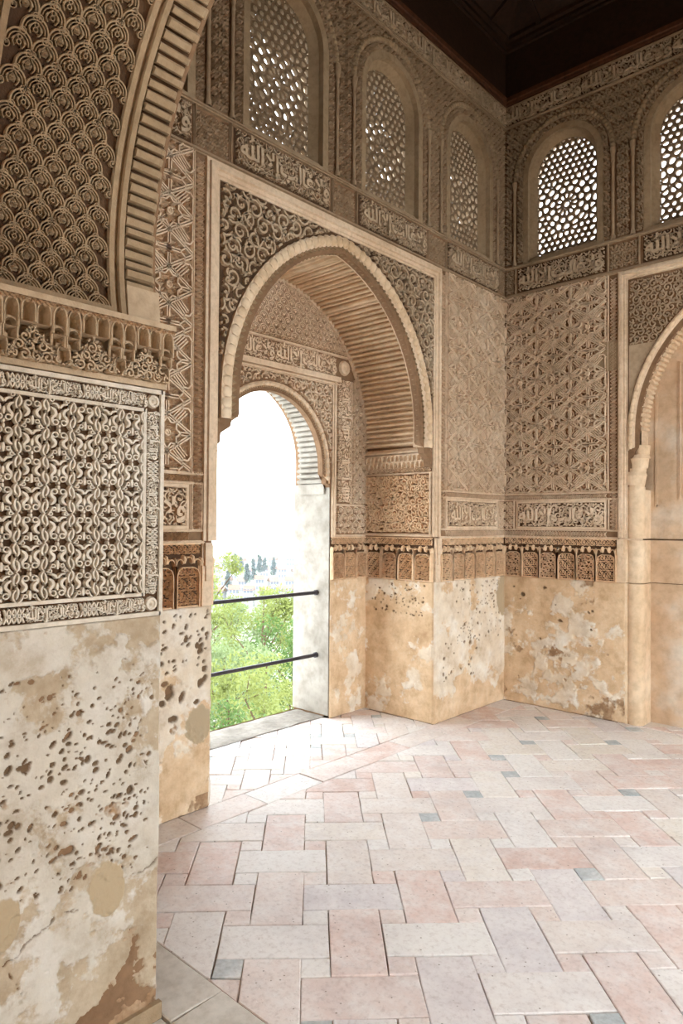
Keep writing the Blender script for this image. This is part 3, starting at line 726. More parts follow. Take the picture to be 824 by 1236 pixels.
# script reads right to left on the room side, so it gets its own unmirrored frames
LT = frame((0, 0, 0), (0, 1, 0), (0, 0, 1), (1, 0, 0))          # u = y
RT = frame((0, 0, 0), (1, 0, 0), (0, 0, 1), (0, -1, 0))         # u = x
mb = MB(); miter(mb, [(-.385, -.115), (.385, -.115), (.385, .115), (-.385, .115), (-.385, -.115)], [(0, 0), (0, .010), (.016, .012), (.020, .004)]); MARG = mb.mesh('cartouche_margin', 'stucco')
def ground_plate(wall, F, u, v, w, h, mat='ground_dark', d=.003):  # dark sheet behind the script, its colour standing in for recess shade
    mb = MB(); mb.box((-w/2, -h/2, 0), (w/2, h/2, d)); return inst(mb.mesh('ground_plate', mat), 'ground_plate', wall, mats(wall) @ at2(F, u, v))
for wall, F, s in ((wall_left, LT, -1), (wall_right, RT, 1)):
    inv = mats(wall)
    for u in (.505, 1.54, S_-1.54, S_-.505):
        ground_plate(wall, F, s*u, 3.567, .755, .20); inst(INS_WIN, 'inscription', wall, inv @ at2(F, s*u, 3.567, .002))
    for u in (.505, S_-.505):
        ground_plate(wall, F, s*u, 1.577, .745, .205); inst(MARG, 'cartouche_margin', wall, inv @ at2(F, s*u, 1.577)); inst(INS_ZONE, 'inscription', wall, inv @ at2(F, s*u, 1.577, .002))
    for k in range(6): inst(INS_TOP, 'inscription', wall, inv @ at2(F, s*(S_/6*(k+.5)), 5.005, .002))
    ground_plate(wall, F, s*S_/2, 5.005, S_-.02, .155)

# ------------------------------------------------------------------ niche of the left wall: archivolt, spandrels, frame, vault ribs
IL = mats(wall_left); I4 = Matrix.Identity(4)
def part(wall, name, mb, mat, F, kind=None, smooth=False):
    o = inst(mb.mesh(name, mat, smooth), name, wall, mats(wall) @ F)
    if kind: o['kind'] = kind
    return o
mb = MB()   # rectangular frame (alfiz)
miter(mb, [(UC+1.04, 1.40), (UC+1.04, 3.385), (UC-1.04, 3.385), (UC-1.04, 1.40)], [(-.045+o, z) for o, z in moulding_prof(.09, .034)])
part(wall_left, 'rectangular_frame', mb, 'stucco', LW)
OUTP = arch_pts(UC, 2.2, .976, .166, 2.06, 40)
mb = MB()   # raised ring that carries the rope and the toothed band
INP = arch_pts(UC, 2.2, .84, .2176, 2.06, 40)
n = 100; lo, li = along(OUTP, None), along(INP, None); V = []
for k in range(n+1):
    t = k/n*.99999; o_, T = along(OUTP, lo*t); i_, _ = along(INP, li*t); m_ = o_*.62+i_*.38
    V += [(*o_, 0), (*o_, .018), (*(o_*.52+i_*.48), .018), (*(o_*.48+i_*.52), .012), (*(i_*.9+o_*.1), -.036), (*(i_*1.03-o_*.03), -.058)]
mb.add(V, [(6*k+j, 6*k+6+j, 6*k+7+j, 6*k+1+j) for k in range(n) for j in range(5)])
av = part(wall_left, 'archivolt', mb, 'stucco', LW)
ROPEP = np.array([along(OUTP, lo*t*.99999)[0]*.74+along(INP, li*t*.99999)[0]*.26 for t in np.linspace(0, 1, 120)])
rope(av, I4, ROPEP, .058, .070, .038, BEAD_P, 'archivolt_lobe', .014)
mb = MB()   # teeth
for row, f in ((0, .64), (1, .90)):
    for k in range(84):
        t = (k+.5*(row % 2)+.25)/85; o_, T = along(OUTP, lo*t); i_, _ = along(INP, li*t); p_ = o_*(1-f)+i_*f
        z = np.interp(f, [.52, .9, 1.03], [.012, -.036, -.058])+.001; s = .019; q_ = (i_-o_)/np.linalg.norm(i_-o_)
        mb.add([(p_[0]-s*T[0]*.9, p_[1]-s*T[1]*.9, z), (p_[0]+s*T[0]*.9, p_[1]+s*T[1]*.9, z), (p_[0]-T[1]*s, p_[1]+T[0]*s, z+.004), (p_[0]+T[1]*s*1.2, p_[1]-T[0]*s*1.2, z), (p_[0]+q_[0]*.014, p_[1]+q_[1]*.014, z+.022)], [(0, 2, 4), (2, 1, 4), (1, 3, 4), (3, 0, 4)])
o = inst(mb.mesh('toothed_band', 'stucco_brown'), 'toothed_band', av, I4); o['kind'] = 'stuff'
def above(P, off):   # predicate: outside the arch outline grown by off
    cx = UC
    zs = P[:, 1]; xs = np.abs(P[:, 0]-cx); k = np.argsort(xs); X, Z = xs[k], zs[k]
    def f(u, v): return (v > np.interp(np.abs(u-cx), X, Z, right=-1)+0) & (np.array([1]*len(np.atleast_1d(u)), bool))
    return f
def outside_arch(a, e, zc, off):
    def f(u, v):
        d = np.abs(u-UC); R = a+e
        return np.where(v > zc, np.hypot(d+e, v-zc) > R+off, d > a+off)
    return f
oa = outside_arch(.976, .166, 2.2, .016)
sp = relief(clip(pat_scroll(1.08, S_-1.08, 2.0, 3.36, .105, 41, .16), lambda u, v: oa(u, v) & (np.abs(u-UC) < .985) & (v < 3.335) & (v > 2.08)), 0, .024)
part(wall_left, 'spandrel_carving', sp, 'stucco_grey', LW, 'stuff')
mb = MB(); ot = [tuple(p) for p in arch_pts(UC, 2.2, .98, .166, 2.06, 30)]
shell(mb, [(UC+.99, 2.06), (UC+.99, 3.34), (UC-.99, 3.34), (UC-.99, 2.06)]+ot[::-1], (), .002); part(wall_left, 'spandrel_ground', mb, 'ground_dark', LW)
# ribs of the vault
mb = MB()
V = []; pr = [(-.0125, 0), (-.012, .016), (-.007, .024), (.0, .027), (.007, .024), (.012, .016), (.0125, 0)]
for x in (-.06, -.66): V += [(t, h, x) for t, h in pr]
k = len(pr); mb.add(V, [(i, i+1, k+i+1, k+i) for i in range(k-1)]+[tuple(range(k)), tuple(range(k, 2*k))])
RIB = mb.mesh('soffit_rib', 'plain')
vb = MB(); SOI = arch_pts(UC, 2.2, 1.02, .05, 2.10, 30); sweep(vb, SOI, [(0, -.06), (0, -.665)], cap=False)
vault = part(wall_left, 'vault', vb, 'stucco', LW); L = along(SOI, None); n = 88
for k in range(n):
    p, T = along(SOI, L*(k+.5)/n); ang = math.atan2(T[1], T[0])
    big = 1.5 if k in (16, 30, 44, 57, 71) else (1.12 if k % 2 else .92)
    inst(RIB, 'soffit_rib', vault, at2(I4, p[0], p[1], 0, ang, big, big))
# niche jambs
def jamb(F, fl):
    w = ND
    mb = MB(); mb.box((.0, ZA, 0), (w, 2.06, .008)); jp = part(wall_left, 'jamb_panel', mb, 'ground', F)
    m2 = relief(clip(pat_scroll(.02, w-.01, 1.43, 1.875, .060, 61, .17), lambda u, v: (u > .025) & (u < w-.02) & (v > 1.43) & (v < 1.87)), .008, .040)
    o = inst(m2.mesh('jamb_carving', 'stucco_ochre'), 'jamb_carving', jp, I4); o['kind'] = 'stuff'
    m3 = MB(); bar(m3, (0, 1.41), (w, 1.41), .022, .05); bar(m3, (0, 1.885), (w, 1.885), .018, .05); bar(m3, (0, 2.055), (w, 2.055), .05, .052); bar(m3, (.012, 1.42), (.012, 1.88), .016, .046)
    inst(m3.mesh('moulding', 'stucco'), 'moulding', jp, I4)
    mc = MB()
    for r_ in range(2):
        for i in range(16): niche_cell(mc, i*w/16+(.5*w/16 if r_ else 0) if not (r_ and i == 15) else 15*w/16, 1.955-.05*r_+.02, w/16, .055, .022, .056-.008*r_, .5, 4, 2)
    for P, ww in clip(pat_diaper(0, w, 1.89, 1.94, .026, 3, .4), lambda u, v: (u > .01) & (u < w-.01)): stroke(mc, P, ww, .03, .045, True)
    o = inst(mc.mesh('muqarnas_cornice', 'stucco'), 'muqarnas_cornice', jp, I4); o['kind'] = 'stuff'
    mb = MB(); mb.box((0, ZD, 0), (w, ZA, .003)); ab = part(wall_left, 'arcade_band', mb, 'ground_dark', F)
    for i in range(4): inst(ARC[i % 2], 'arcade_panel', ab, Matrix.Translation((.01+i*(w-.02)/4, ZD, .003)) @ Matrix.Diagonal(((w-.02)/4/AW, 1, 1, 1)))
jamb(NJ, 1); jamb(NJm, -1)
# back wall of the niche
oi = outside_arch(.575, 0, 1.92, .012)
for F in (BW, BWm):
    mb = MB(); bar(mb, (UC-.60-.03, 1.39), (UC-.60-.03, 2.6), .05, .03)
    part(wall_left, 'opening_frame', mb, 'stucco', F)
    mb = MB(); bar(mb, (UC-.83, 1.64), (UC-.83, 2.62), .016, .018); bar(mb, (UC-1.0, 1.64), (UC-.65, 1.64), .016, .018); bar(mb, (UC-1.0, 1.40), (UC-.63, 1.40), .016, .018); part(wall_left, 'opening_border', mb, 'stucco', F)
    mb = relief(clip(pat_palmette(UC-1.01, UC-.84, 1.42, 3.1, .075), lambda u, v: (u > UC-1.012) & (u < UC-.842) & (v > 1.65) & (v < 2.64)), 0, .024)
    for P, ww in clip(pat_palmette(UC-1.01, UC-.65, 1.42, 1.64, .09), lambda u, v: (u > UC-1.012) & (u < UC-.66) & (v > 1.415) & (v < 1.63)): stroke(mb, P, ww, 0, .024)
    part(wall_left, 'carved_strip', mb, 'stucco', F, 'stuff')
    mb = MB(); mb.box((UC-1.02, ZD, 0), (UC-.60, ZA, .003)); ab = part(wall_left, 'arcade_band', mb, 'ground_dark', F)
    for i in range(3): inst(ARC[i % 2], 'arcade_panel', ab, Matrix.Translation((UC-1.02+i*.138, ZD, .003)) @ Matrix.Diagonal((.138/AW, 1, 1, 1)))
mb = MB(); mb.box((UC-.66, 2.585, 0), (UC+.66, 2.625, .05)); bar(mb, (UC-.66, 2.575), (UC+.66, 2.575), .03, .03); part(wall_left, 'ledge', mb, 'stucco', BW)
mb = MB(); bar(mb, (UC-.86, 2.80), (UC+.86, 2.80), .02, .02); part(wall_left, 'band_border', mb, 'stucco', BW)
BT = frame((-ND, 0, 0), (0, 1, 0), (0, 0, 1), (1, 0, 0))
mb = MB(); mb.box((UC-.83, 2.625, 0), (UC+.83, 2.79, .003)); part(wall_left, 'ground_plate', mb, 'ground', BW)
for k in (-1, 1): inst(INS_BACK, 'inscription', wall_left, IL @ at2(BT, -UC+k*.32, 2.71, .003))
for s, y in ((-1, -UC-.74), (1, -UC+.74)):
    for k in range(2): inst(INS_BACK, 'inscription', wall_left, IL @ at2(BT, y, 1.90+k*.48, .003, PI/2, .76, 1))
    inst(BOSS, 'rosette_boss', wall_left, IL @ at2(BT, y, 2.715, .003, 0, 3.2, 3.2, 1.3))
SOB = arch_pts(UC, 2.2, 1.0, .05, 2.2, 30)
tym = lambda u, v: (v > 2.82) & ~outside_arch(1.0, .05, 2.2, -.02)(u, v)
mb = relief(clip(pat_palmette(UC-.9, UC+.9, 2.80, 3.30, .074), tym), 0, .030)
for P, ww in clip(pat_diaper(UC-.9, UC+.9, 2.80, 3.30, .037, 6, .34), tym): stroke(mb, P, ww, 0, .020, True)
part(wall_left, 'tympanum_carving', mb, 'stucco', BW, 'stuff')
mb = MB(); sweep(mb, [tuple(p) for p in SOB if p[1] > 2.2], [(-.012, 0), (-.01, .018), (.016, .018), (.022, 0)]); part(wall_left, 'tympanum_rim', mb, 'stucco', BW)
mb = relief(clip(pat_scroll(UC-.6, UC+.6, 1.9, 2.58, .075, 44, .16), lambda u, v: oi(u, v) & (np.abs(u-UC) < .595) & (v < 2.56) & (v > 1.95)), 0, .02)
part(wall_left, 'opening_spandrel_carving', mb, 'stucco', BW, 'stuff')
O2 = arch_pts(UC, 1.92, .575, 0, 1.80, 24); I2 = arch_pts(UC, 1.92, .51, 0, 1.88, 24); lo, li = along(O2, None), along(I2, None)
mb = MB(); V = []; n = 60
for k in range(n+1):
    t = k/n*.99999; o_, i_ = along(O2, lo*t)[0], along(I2, li*t)[0]
    V += [(*o_, 0), (*o_, .014), (*(o_*.6+i_*.4), .014), (*(o_*.5+i_*.5), .0), (*i_, -.03)]
mb.add(V, [(5*k+j, 5*k+5+j, 5*k+6+j, 5*k+1+j) for k in range(n) for j in range(4)])
av2 = part(wall_left, 'opening_archivolt', mb, 'stucco_ochre', BW)
rope(av2, I4, np.array([along(O2, lo*t*.99999)[0]*.75+along(I2, li*t*.99999)[0]*.25 for t in np.linspace(0, 1, 80)]), .046, .034, .034, BEAD, 'archivolt_lobe', .010)
mb = MB()
for row, f in ((0, .55), (1, .78)):
    for k in range(90):
        t = (k+.5*row+.25)/91; o_, T = along(O2, lo*t); i_ = along(I2, li*t)[0]; p_ = o_*(1-f)+i_*f; z = -.03*(f-.5); s = .009
        mb.add([(p_[0]-s*T[0], p_[1]-s*T[1], z), (p_[0]+s*T[0], p_[1]+s*T[1], z), (p_[0]-T[1]*s, p_[1]+T[0]*s, z+.003), (p_[0]+T[1]*s, p_[1]-T[0]*s, z), (p_[0], p_[1], z+.011)], [(0, 2, 4), (2, 1, 4), (1, 3, 4), (3, 0, 4)])
o = inst(mb.mesh('toothed_band', 'stucco_grey'), 'toothed_band', av2, I4); o['kind'] = 'stuff'
mb = MB(); V = []
for x in (-.05, -.33): V += [(t, h, x) for t, h in pr]
k = len(pr); mb.add(V, [(i, i+1, k+i+1, k+i) for i in range(k-1)]+[tuple(range(k)), tuple(range(k, 2*k))])
RIB2 = mb.mesh('soffit_rib', 'reveal')
vb = MB(); SO2 = arch_pts(UC, 1.98, .597, 0, 1.80, 30); sweep(vb, SO2, [(0, -.05), (0, -.34)], cap=False)
vault2 = part(wall_left, 'opening_vault', vb, 'reveal', BW); L = along(SO2, None); n = 52
for k in range(n):
    p, T = along(SO2, L*(k+.5)/n); e_ = min(k, n-1-k); g = 1.0+(.5 if e_ < 3 else 0)
    inst(RIB2, 'soffit_rib', vault2, at2(I4, p[0], p[1], 0, math.atan2(T[1], T[0]), 1.25, g*1.05))
# white reveal of the garden opening
for F, s in ((BW, 1), (BWm, -1)):
    mb = MB(); mb.box((UC-.60-.0, 0.02, -.395), (UC-.592, 1.80, -.004)); mb.box((UC-.60, 1.72, -.33), (UC-.575, 1.80, -.05)); part(wall_left, 'reveal', mb, 'reveal', F)
# worn dados of the left wall
def d_add(wall, F, me): return inst(me, 'dado', wall, mats(wall) @ F)
d_add(wall_left, LW, dado_mesh('dado', .0, 1.035, 0, ZD, .006, 101, lambda X, Y: .16*np.minimum(1, (Y-.26)/.08)+.02*np.sin(9*X)-.10*((X < .12) & (Y > .75)), None, ((130, .05, .75, .55, 1.04, .006, .013), (25, .4, .95, .3, .6, .006, .018)), ((.05, .87, .09, .16),)))
d_add(wall_left, LW, dado_mesh('dado', S_-1.035, S_, 0, ZD, .005, 102, lambda X, Y: .14*np.clip((Y-.5)/.15, -1.4, 1), lambda X, Y: -.25+.15*(Y < .08), ((110, S_-1.02, S_-.4, .72, 1.04, .008, .017), (14, S_-1.02, S_-.6, .5, .7, .012, .035)), ((3.165, .43, .085, .10),)))
for F, s in ((NJ, 103), (NJm, 104)):
    d_add(wall_left, F, dado_mesh('dado', 0, ND, 0, ZD, .006, s, lambda X, Y: -.14+.22*np.exp(-((X-.50)/.10)**2-((Y-.33)/.22)**2)+.12*sstep(.8, 1.0, Y), None, ((70, .05, .6, .78, 1.04, .005, .012),)))
for F, s in ((BW, 105), (BWm, 106)):
    d_add(wall_left, F, dado_mesh('dado', UC-1.025, UC-.60, 0, ZD, .006, s, lambda X, Y: -.13+.25*np.exp(-((X-(UC-.86))/.07)**2-((Y-.4)/.13)**2), None, ()))

# ------------------------------------------------------------------ right wall: blind arch
mb = MB()
miter(mb, [(UC+1.045, 1.40), (UC+1.045, 3.40), (UC-1.045, 3.40), (UC-1.045, 1.40)], [(-.035+o, z) for o, z in moulding_prof(.07, .034)])
part(wall_right, 'rectangular_frame', mb, 'stucco', RW)
O3 = arch_pts(UC, 2.2, 1.005, .15, 2.06, 40); I3 = arch_pts(UC, 2.2, .925, .15, 2.10, 40); lo, li = along(O3, None), along(I3, None); V = []; n = 100
mb = MB()
for k in range(n+1):
    t = k/n*.99999; o_, i_ = along(O3, lo*t)[0], along(I3, li*t)[0]
    V += [(*o_, 0), (*o_, .016), (*(o_*.6+i_*.4), .016), (*(o_*.55+i_*.45), .004), (*i_, -.012), (*i_, -.03)]
mb.add(V, [(6*k+j, 6*k+6+j, 6*k+7+j, 6*k+1+j) for k in range(n) for j in range(5)])
av3 = part(wall_right, 'archivolt', mb, 'stucco', RW)
rope(av3, I4, np.array([along(O3, lo*t*.99999)[0]*.80+along(I3, li*t*.99999)[0]*.20 for t in np.linspace(0, 1, 120)]), .055, .034, .036, BEAD_T, 'archivolt_lobe', .012)
mb = MB(); V = []
for x in (-.03, -.15): V += [(t, h*.8, x) for t, h in pr]
k = len(pr); mb.add(V, [(i, i+1, k+i+1, k+i) for i in range(k-1)]+[tuple(range(k)), tuple(range(k, 2*k))])
RIB3 = mb.mesh('soffit_rib', 'plain'); vb = MB(); sweep(vb, arch_pts(UC, 2.2, .921, .15, 2.0, 40), [(0, -.03), (0, -.19)], cap=False); v3 = part(wall_right, 'soffit', vb, 'stucco', RW)
L = along(I3, None); n = 92
for k in range(3, n-3):
    p, T = along(I3, L*(k+.5)/n); inst(RIB3, 'soffit_rib', v3, at2(I4, p[0], p[1], 0, math.atan2(T[1], T[0]), 1.0, 1.15))
o3 = outside_arch(1.005, .15, 2.2, .012)
mb = relief(clip(pat_scroll(1.05, S_-1.05, 2.7, 3.36, .062, 47, .17), lambda u, v: o3(u, v) & (np.abs(u-UC) < .995) & (v < 3.35) & (v > 2.86)), 0, .016, True)
part(wall_right, 'spandrel_carving', mb, 'stucco_grey', RW, 'stuff')
for s in (-1, 1):     # plain repairs low in the spandrels
    mb = MB(); pp = [(UC+s*1.0, 2.06), (UC+s*1.0, 2.86)]+[(UC+s*(1.155*math.cos(t)-.15+.008), 2.2+1.155*math.sin(t)) for t in np.linspace(math.asin(.66/1.155), 0, 14)]+[(UC+s*1.012, 2.06)]
    shell(mb, pp, (), .006); part(wall_right, 'plaster_repair', mb, 'stucco_grey', RW)
mb = MB(); a_ = np.linspace(0, 2*PI, 22)[:-1]
shell(mb, [(.915+.115*math.cos(t)*(1+.12*math.sin(3*t)), 2.80+.135*math.sin(t)*(1+.15*math.cos(2*t))) for t in a_], (), .0155); part(wall_right, 'plaster_repair', mb, 'stucco_brown', RW)
for F in (RW, RWm):    # rounded jamb in three drums, corbel and capital above
    for z0, z1 in ((0, 1.056), (1.062, 1.384), (1.396, 1.765)):
        mb = MB(); a = np.linspace(PI*.5, PI*1.0, 10); cx, cz, r = 1.095, -.02, .062
        P = [(cx-r*0, 0)]; pts = [(1.030, -.02), (1.030, .008), (1.046, .006)]+[(cx+.062*math.cos(t), -.05+.064*math.sin(t)) for t in np.linspace(PI*.76, PI*.0, 12)]+[(cx+.062, -.20)]
        V = [(u, z0, h) for u, h in pts]+[(u, z1, h) for u, h in pts]; k = len(pts)
        mb.add(V, [(i, i+1, k+i+1, k+i) for i in range(k-1)]+[tuple(range(k)), tuple(range(k, 2*k))]); part(wall_right, 'jamb_drum', mb, 'plain', F, None, False)
    mb = MB()
    for (z0, z1, ra, rb, uc) in ((1.765, 1.785, .066, .066, 1.092), (1.785, 1.80, .06, .06, 1.092), (1.80, 1.87, .070, .082, 1.085), (1.87, 1.90, .082, .070, 1.09), (1.90, 1.925, .066, .066, 1.10), (1.925, 2.00, .062, .072, 1.115), (2.0, 2.03, .072, .058, 1.125), (2.03, 2.10, .05, .055, 1.14)):
        a = np.linspace(PI*1.02, -.1, 12)
        V = [(uc+ra*math.cos(t), z0, -.055+ra*math.sin(t)) for t in a]+[(uc+rb*math.cos(t), z1, -.055+rb*math.sin(t)) for t in a]
        V += [(uc, z0, -.19), (uc, z1, -.19)]
        mb.add(V, [(i, i+1, 13+i, 12+i) for i in range(11)]+[tuple(range(12))+(24,), tuple(range(12, 24))+(25,)])
    part(wall_right, 'scroll_corbel', mb, 'plain', F, None, False)
    mb = MB(); miter(mb, [(.99, ZA), (1.16, ZA), ], [(-.008, 0), (-.008, .012), (.008, .012), (.008, 0)]); part(wall_right, 'ledge', mb, 'stucco', F)
# blocked-up opening inside the blind arch
pf = frame((0, .19, 0), (1, 0, 0), (0, 0, 1), (0, -1, 0))
mb = MB(); lowz = [(1.13, S_-1.13)]
mb.box((1.10, .0, 0), (S_-1.10, 1.056, .012)); mb.box((1.10, 1.062, 0), (S_-1.10, 1.384, .016)); mb.box((1.10, 1.396, 0), (S_-1.10, 2.2, .010))
shell(mb, [(1.10, 2.2), (S_-1.10, 2.2)]+[tuple(p) for p in arch_pts(UC, 2.2, .96, .15, 2.2, 24)], (), .010)
for s in (-1, 1):
    mb.box((UC+s*.86-.010, 1.64, .01), (UC+s*.86+.010, 2.93, .017)); mb.box((UC+s*.70-.006, 1.70, .01), (UC+s*.70+.006, 2.72, .018)); mb.box((UC+s*.69-.003, 1.70, .01), (UC+s*.69+.003, 2.72, .024))
mb.box((UC-.86, 1.64, .01), (UC+.86, 1.655, .017)); mb.box((UC-.70, 1.69, .01), (UC+.70, 1.70, .020)); mb.box((UC-.70, 2.715, .01), (UC+.70, 2.727, .018)); mb.box((UC-.86, 2.92, .01), (UC+.86, 2.935, .017))
part(wall_right, 'blocked_doorway', mb, 'door', pf)
d_add(wall_right, RW, dado_mesh('dado', .0, 1.035, 0, ZD, .006, 121, lambda X, Y: -.10+.24*np.exp(-((X-.38)/.30)**2-((Y-.50)/.17)**2), lambda X, Y: -.22+.10*(Y < .3)*(X > .55), ((12, .1, .95, .5, 1.0, .008, .02),), ()))
d_add(wall_right, RWm, dado_mesh('dado', .0, 1.035, 0, ZD, .008, 122, lambda X, Y: -.05+0*X, None, ()))

# ------------------------------------------------------------------ entrance jamb: carved panel, cornice, arch soffit
EJ = frame((EXJ, EY0, 0), (0, -1, 0), (0, 0, 1), (1, 0, 0))      # u runs from the room side towards the camera
EJm = frame((S_-EXJ, EY0, 0), (0, -1, 0), (0, 0, 1), (-1, 0, 0))
EWD = EY0-EY1
PZ0, PZ1 = 1.215, 1.90
def pier_motif(kind):
    S = []; T = []
    def P2(pts, w):
        pts = np.array(pts, float)
        # smooth by Chaikin
        for _ in range(2):
            q = [pts[0]]
            for a, b in zip(pts, pts[1:]): q += [a*.75+b*.25, a*.25+b*.75]
            q.append(pts[-1]); pts = np.array(q)
        t = np.linspace(0, 1, len(pts)); ww = np.interp(t, np.linspace(0, 1, len(w)), w)*.90
        for s in (1, -1):
            p = pts.copy(); p[:, 0] *= s; S.append((p, ww))
    def ring(x, y, r, w):
        for s in (1, -1): S.append((arc(s*x, y, r, 0, 2*PI, 10), w))
    if kind == 0:
        ring(.0115, .066, .0076, .0050)
        P2([(.0195, .068), (.0205, .054), (.010, .046), (.011, .034), (.022, .026)], [.006, .011, .0125, .012, .004])
        P2([(.036, .085), (.028, .074), (.030, .060), (.0363, .052)], [.003, .0075, .007, .003])
        P2([(.034, .042), (.029, .032), (.031, .016), (.0363, .006)], [.003, .0075, .007, .003])
        ring(.0125, .014, .0052, .0045)
        P2([(.018, .012), (.022, .003), (.030, -.004)], [.004, .007, .003])
        S.append(leaf(0, .004, PI/2, .026, .011, 0, 6)); S.append(leaf(0, .072, PI/2, .013, .008, 0, 5))
    else:
        ring(.0115, .018, .0076, .0050)
        P2([(.0195, .016), (.0215, .030), (.010, .040), (.012, .054), (.024, .062)], [.006, .011, .0125, .012, .004])
        P2([(.001, .062), (.009, .074), (.022, .074)], [.010, .010, .003])
        P2([(.036, .000), (.028, .010), (.030, .026), (.0363, .034)], [.003, .0075, .007, .003])
        P2([(.034, .046), (.029, .054), (.031, .070), (.0363, .080)], [.003, .0075, .007, .003])
        ring(.0215, .084, .0050, .0042); S.append(leaf(0, .026, PI/2, .022, .010, 0, 6)); S.append(leaf(0, .002, PI/2, .010, .008, 0, 4))
    mb = relief(S, 0, .017)
    for s in (1, -1):
        for P in (arc(0, .042, .030, -.9, .9, 8), arc(s*.0363, .0425, .020, PI/2+.3, 1.5*PI-.3, 7), arc(s*.0363, 0, .016, PI/2, PI, 5)):
            Q = np.array(P, float)
            if s < 0 and Q[0, 0] > 0: Q[:, 0] *= -1
            stroke(mb, Q, .0024, 0, .010, True)
    return mb.mesh('arabesque_motif', 'stucco_pale')
PM = [pier_motif(0), pier_motif(1)]
SC = []
def scale_motif(kind):
    S = []
    S.append((arc(0, 0, .041, -.12*PI, 1.12*PI, 14), .0075)); S.append((arc(0, 0, .031, 0, PI, 10), .004))
    for s in (1, -1):
        S.append((arc(s*.036, -.014, .0105, 0, 2*PI, 10), .0048)); S.append((spiral(s*.036, -.014, .006, .001, 0, 1, 6), .0035))
        S.append((np.array([(s*.012, -.012), (s*.019, 0), (s*.014, .014), (s*.003, .026)]), .0040))
        S.append(leaf(s*.022, .004, PI/2+s*.5, .020, .007, s*.6, 5))
    mb = relief(S, 0, .012)
    if kind == 0:
        mb.add([(-.009, -.004, .003), (.009, -.004, .003), (.012, .008, .008), (0, .026, .005), (-.012, .008, .008), (0, .008, .013)], [(0, 1, 5), (1, 2, 5), (2, 3, 5), (3, 4, 5), (4, 0, 5)])
        for k in range(3): stroke(mb, line((-.009+.003*k, -.001+.007*k), (.009-.003*k, .003+.007*k)), .0022, .008, .0135, True)
    else:
        stroke(mb, arc(0, .004, .007, 0, 2*PI, 9), .004, 0, .012); stroke(mb, arc(0, .018, .006, 0, 2*PI, 9), .0035, 0, .012)
        for k in range(4):
            P, w = leaf(0, .004, k*PI/2+.78, .016, .006, .3, 4); stroke(mb, P, w, 0, .010, True)
    return mb.mesh('scale_motif', 'stucco_brown')
SC = [scale_motif(0), scale_motif(1)]
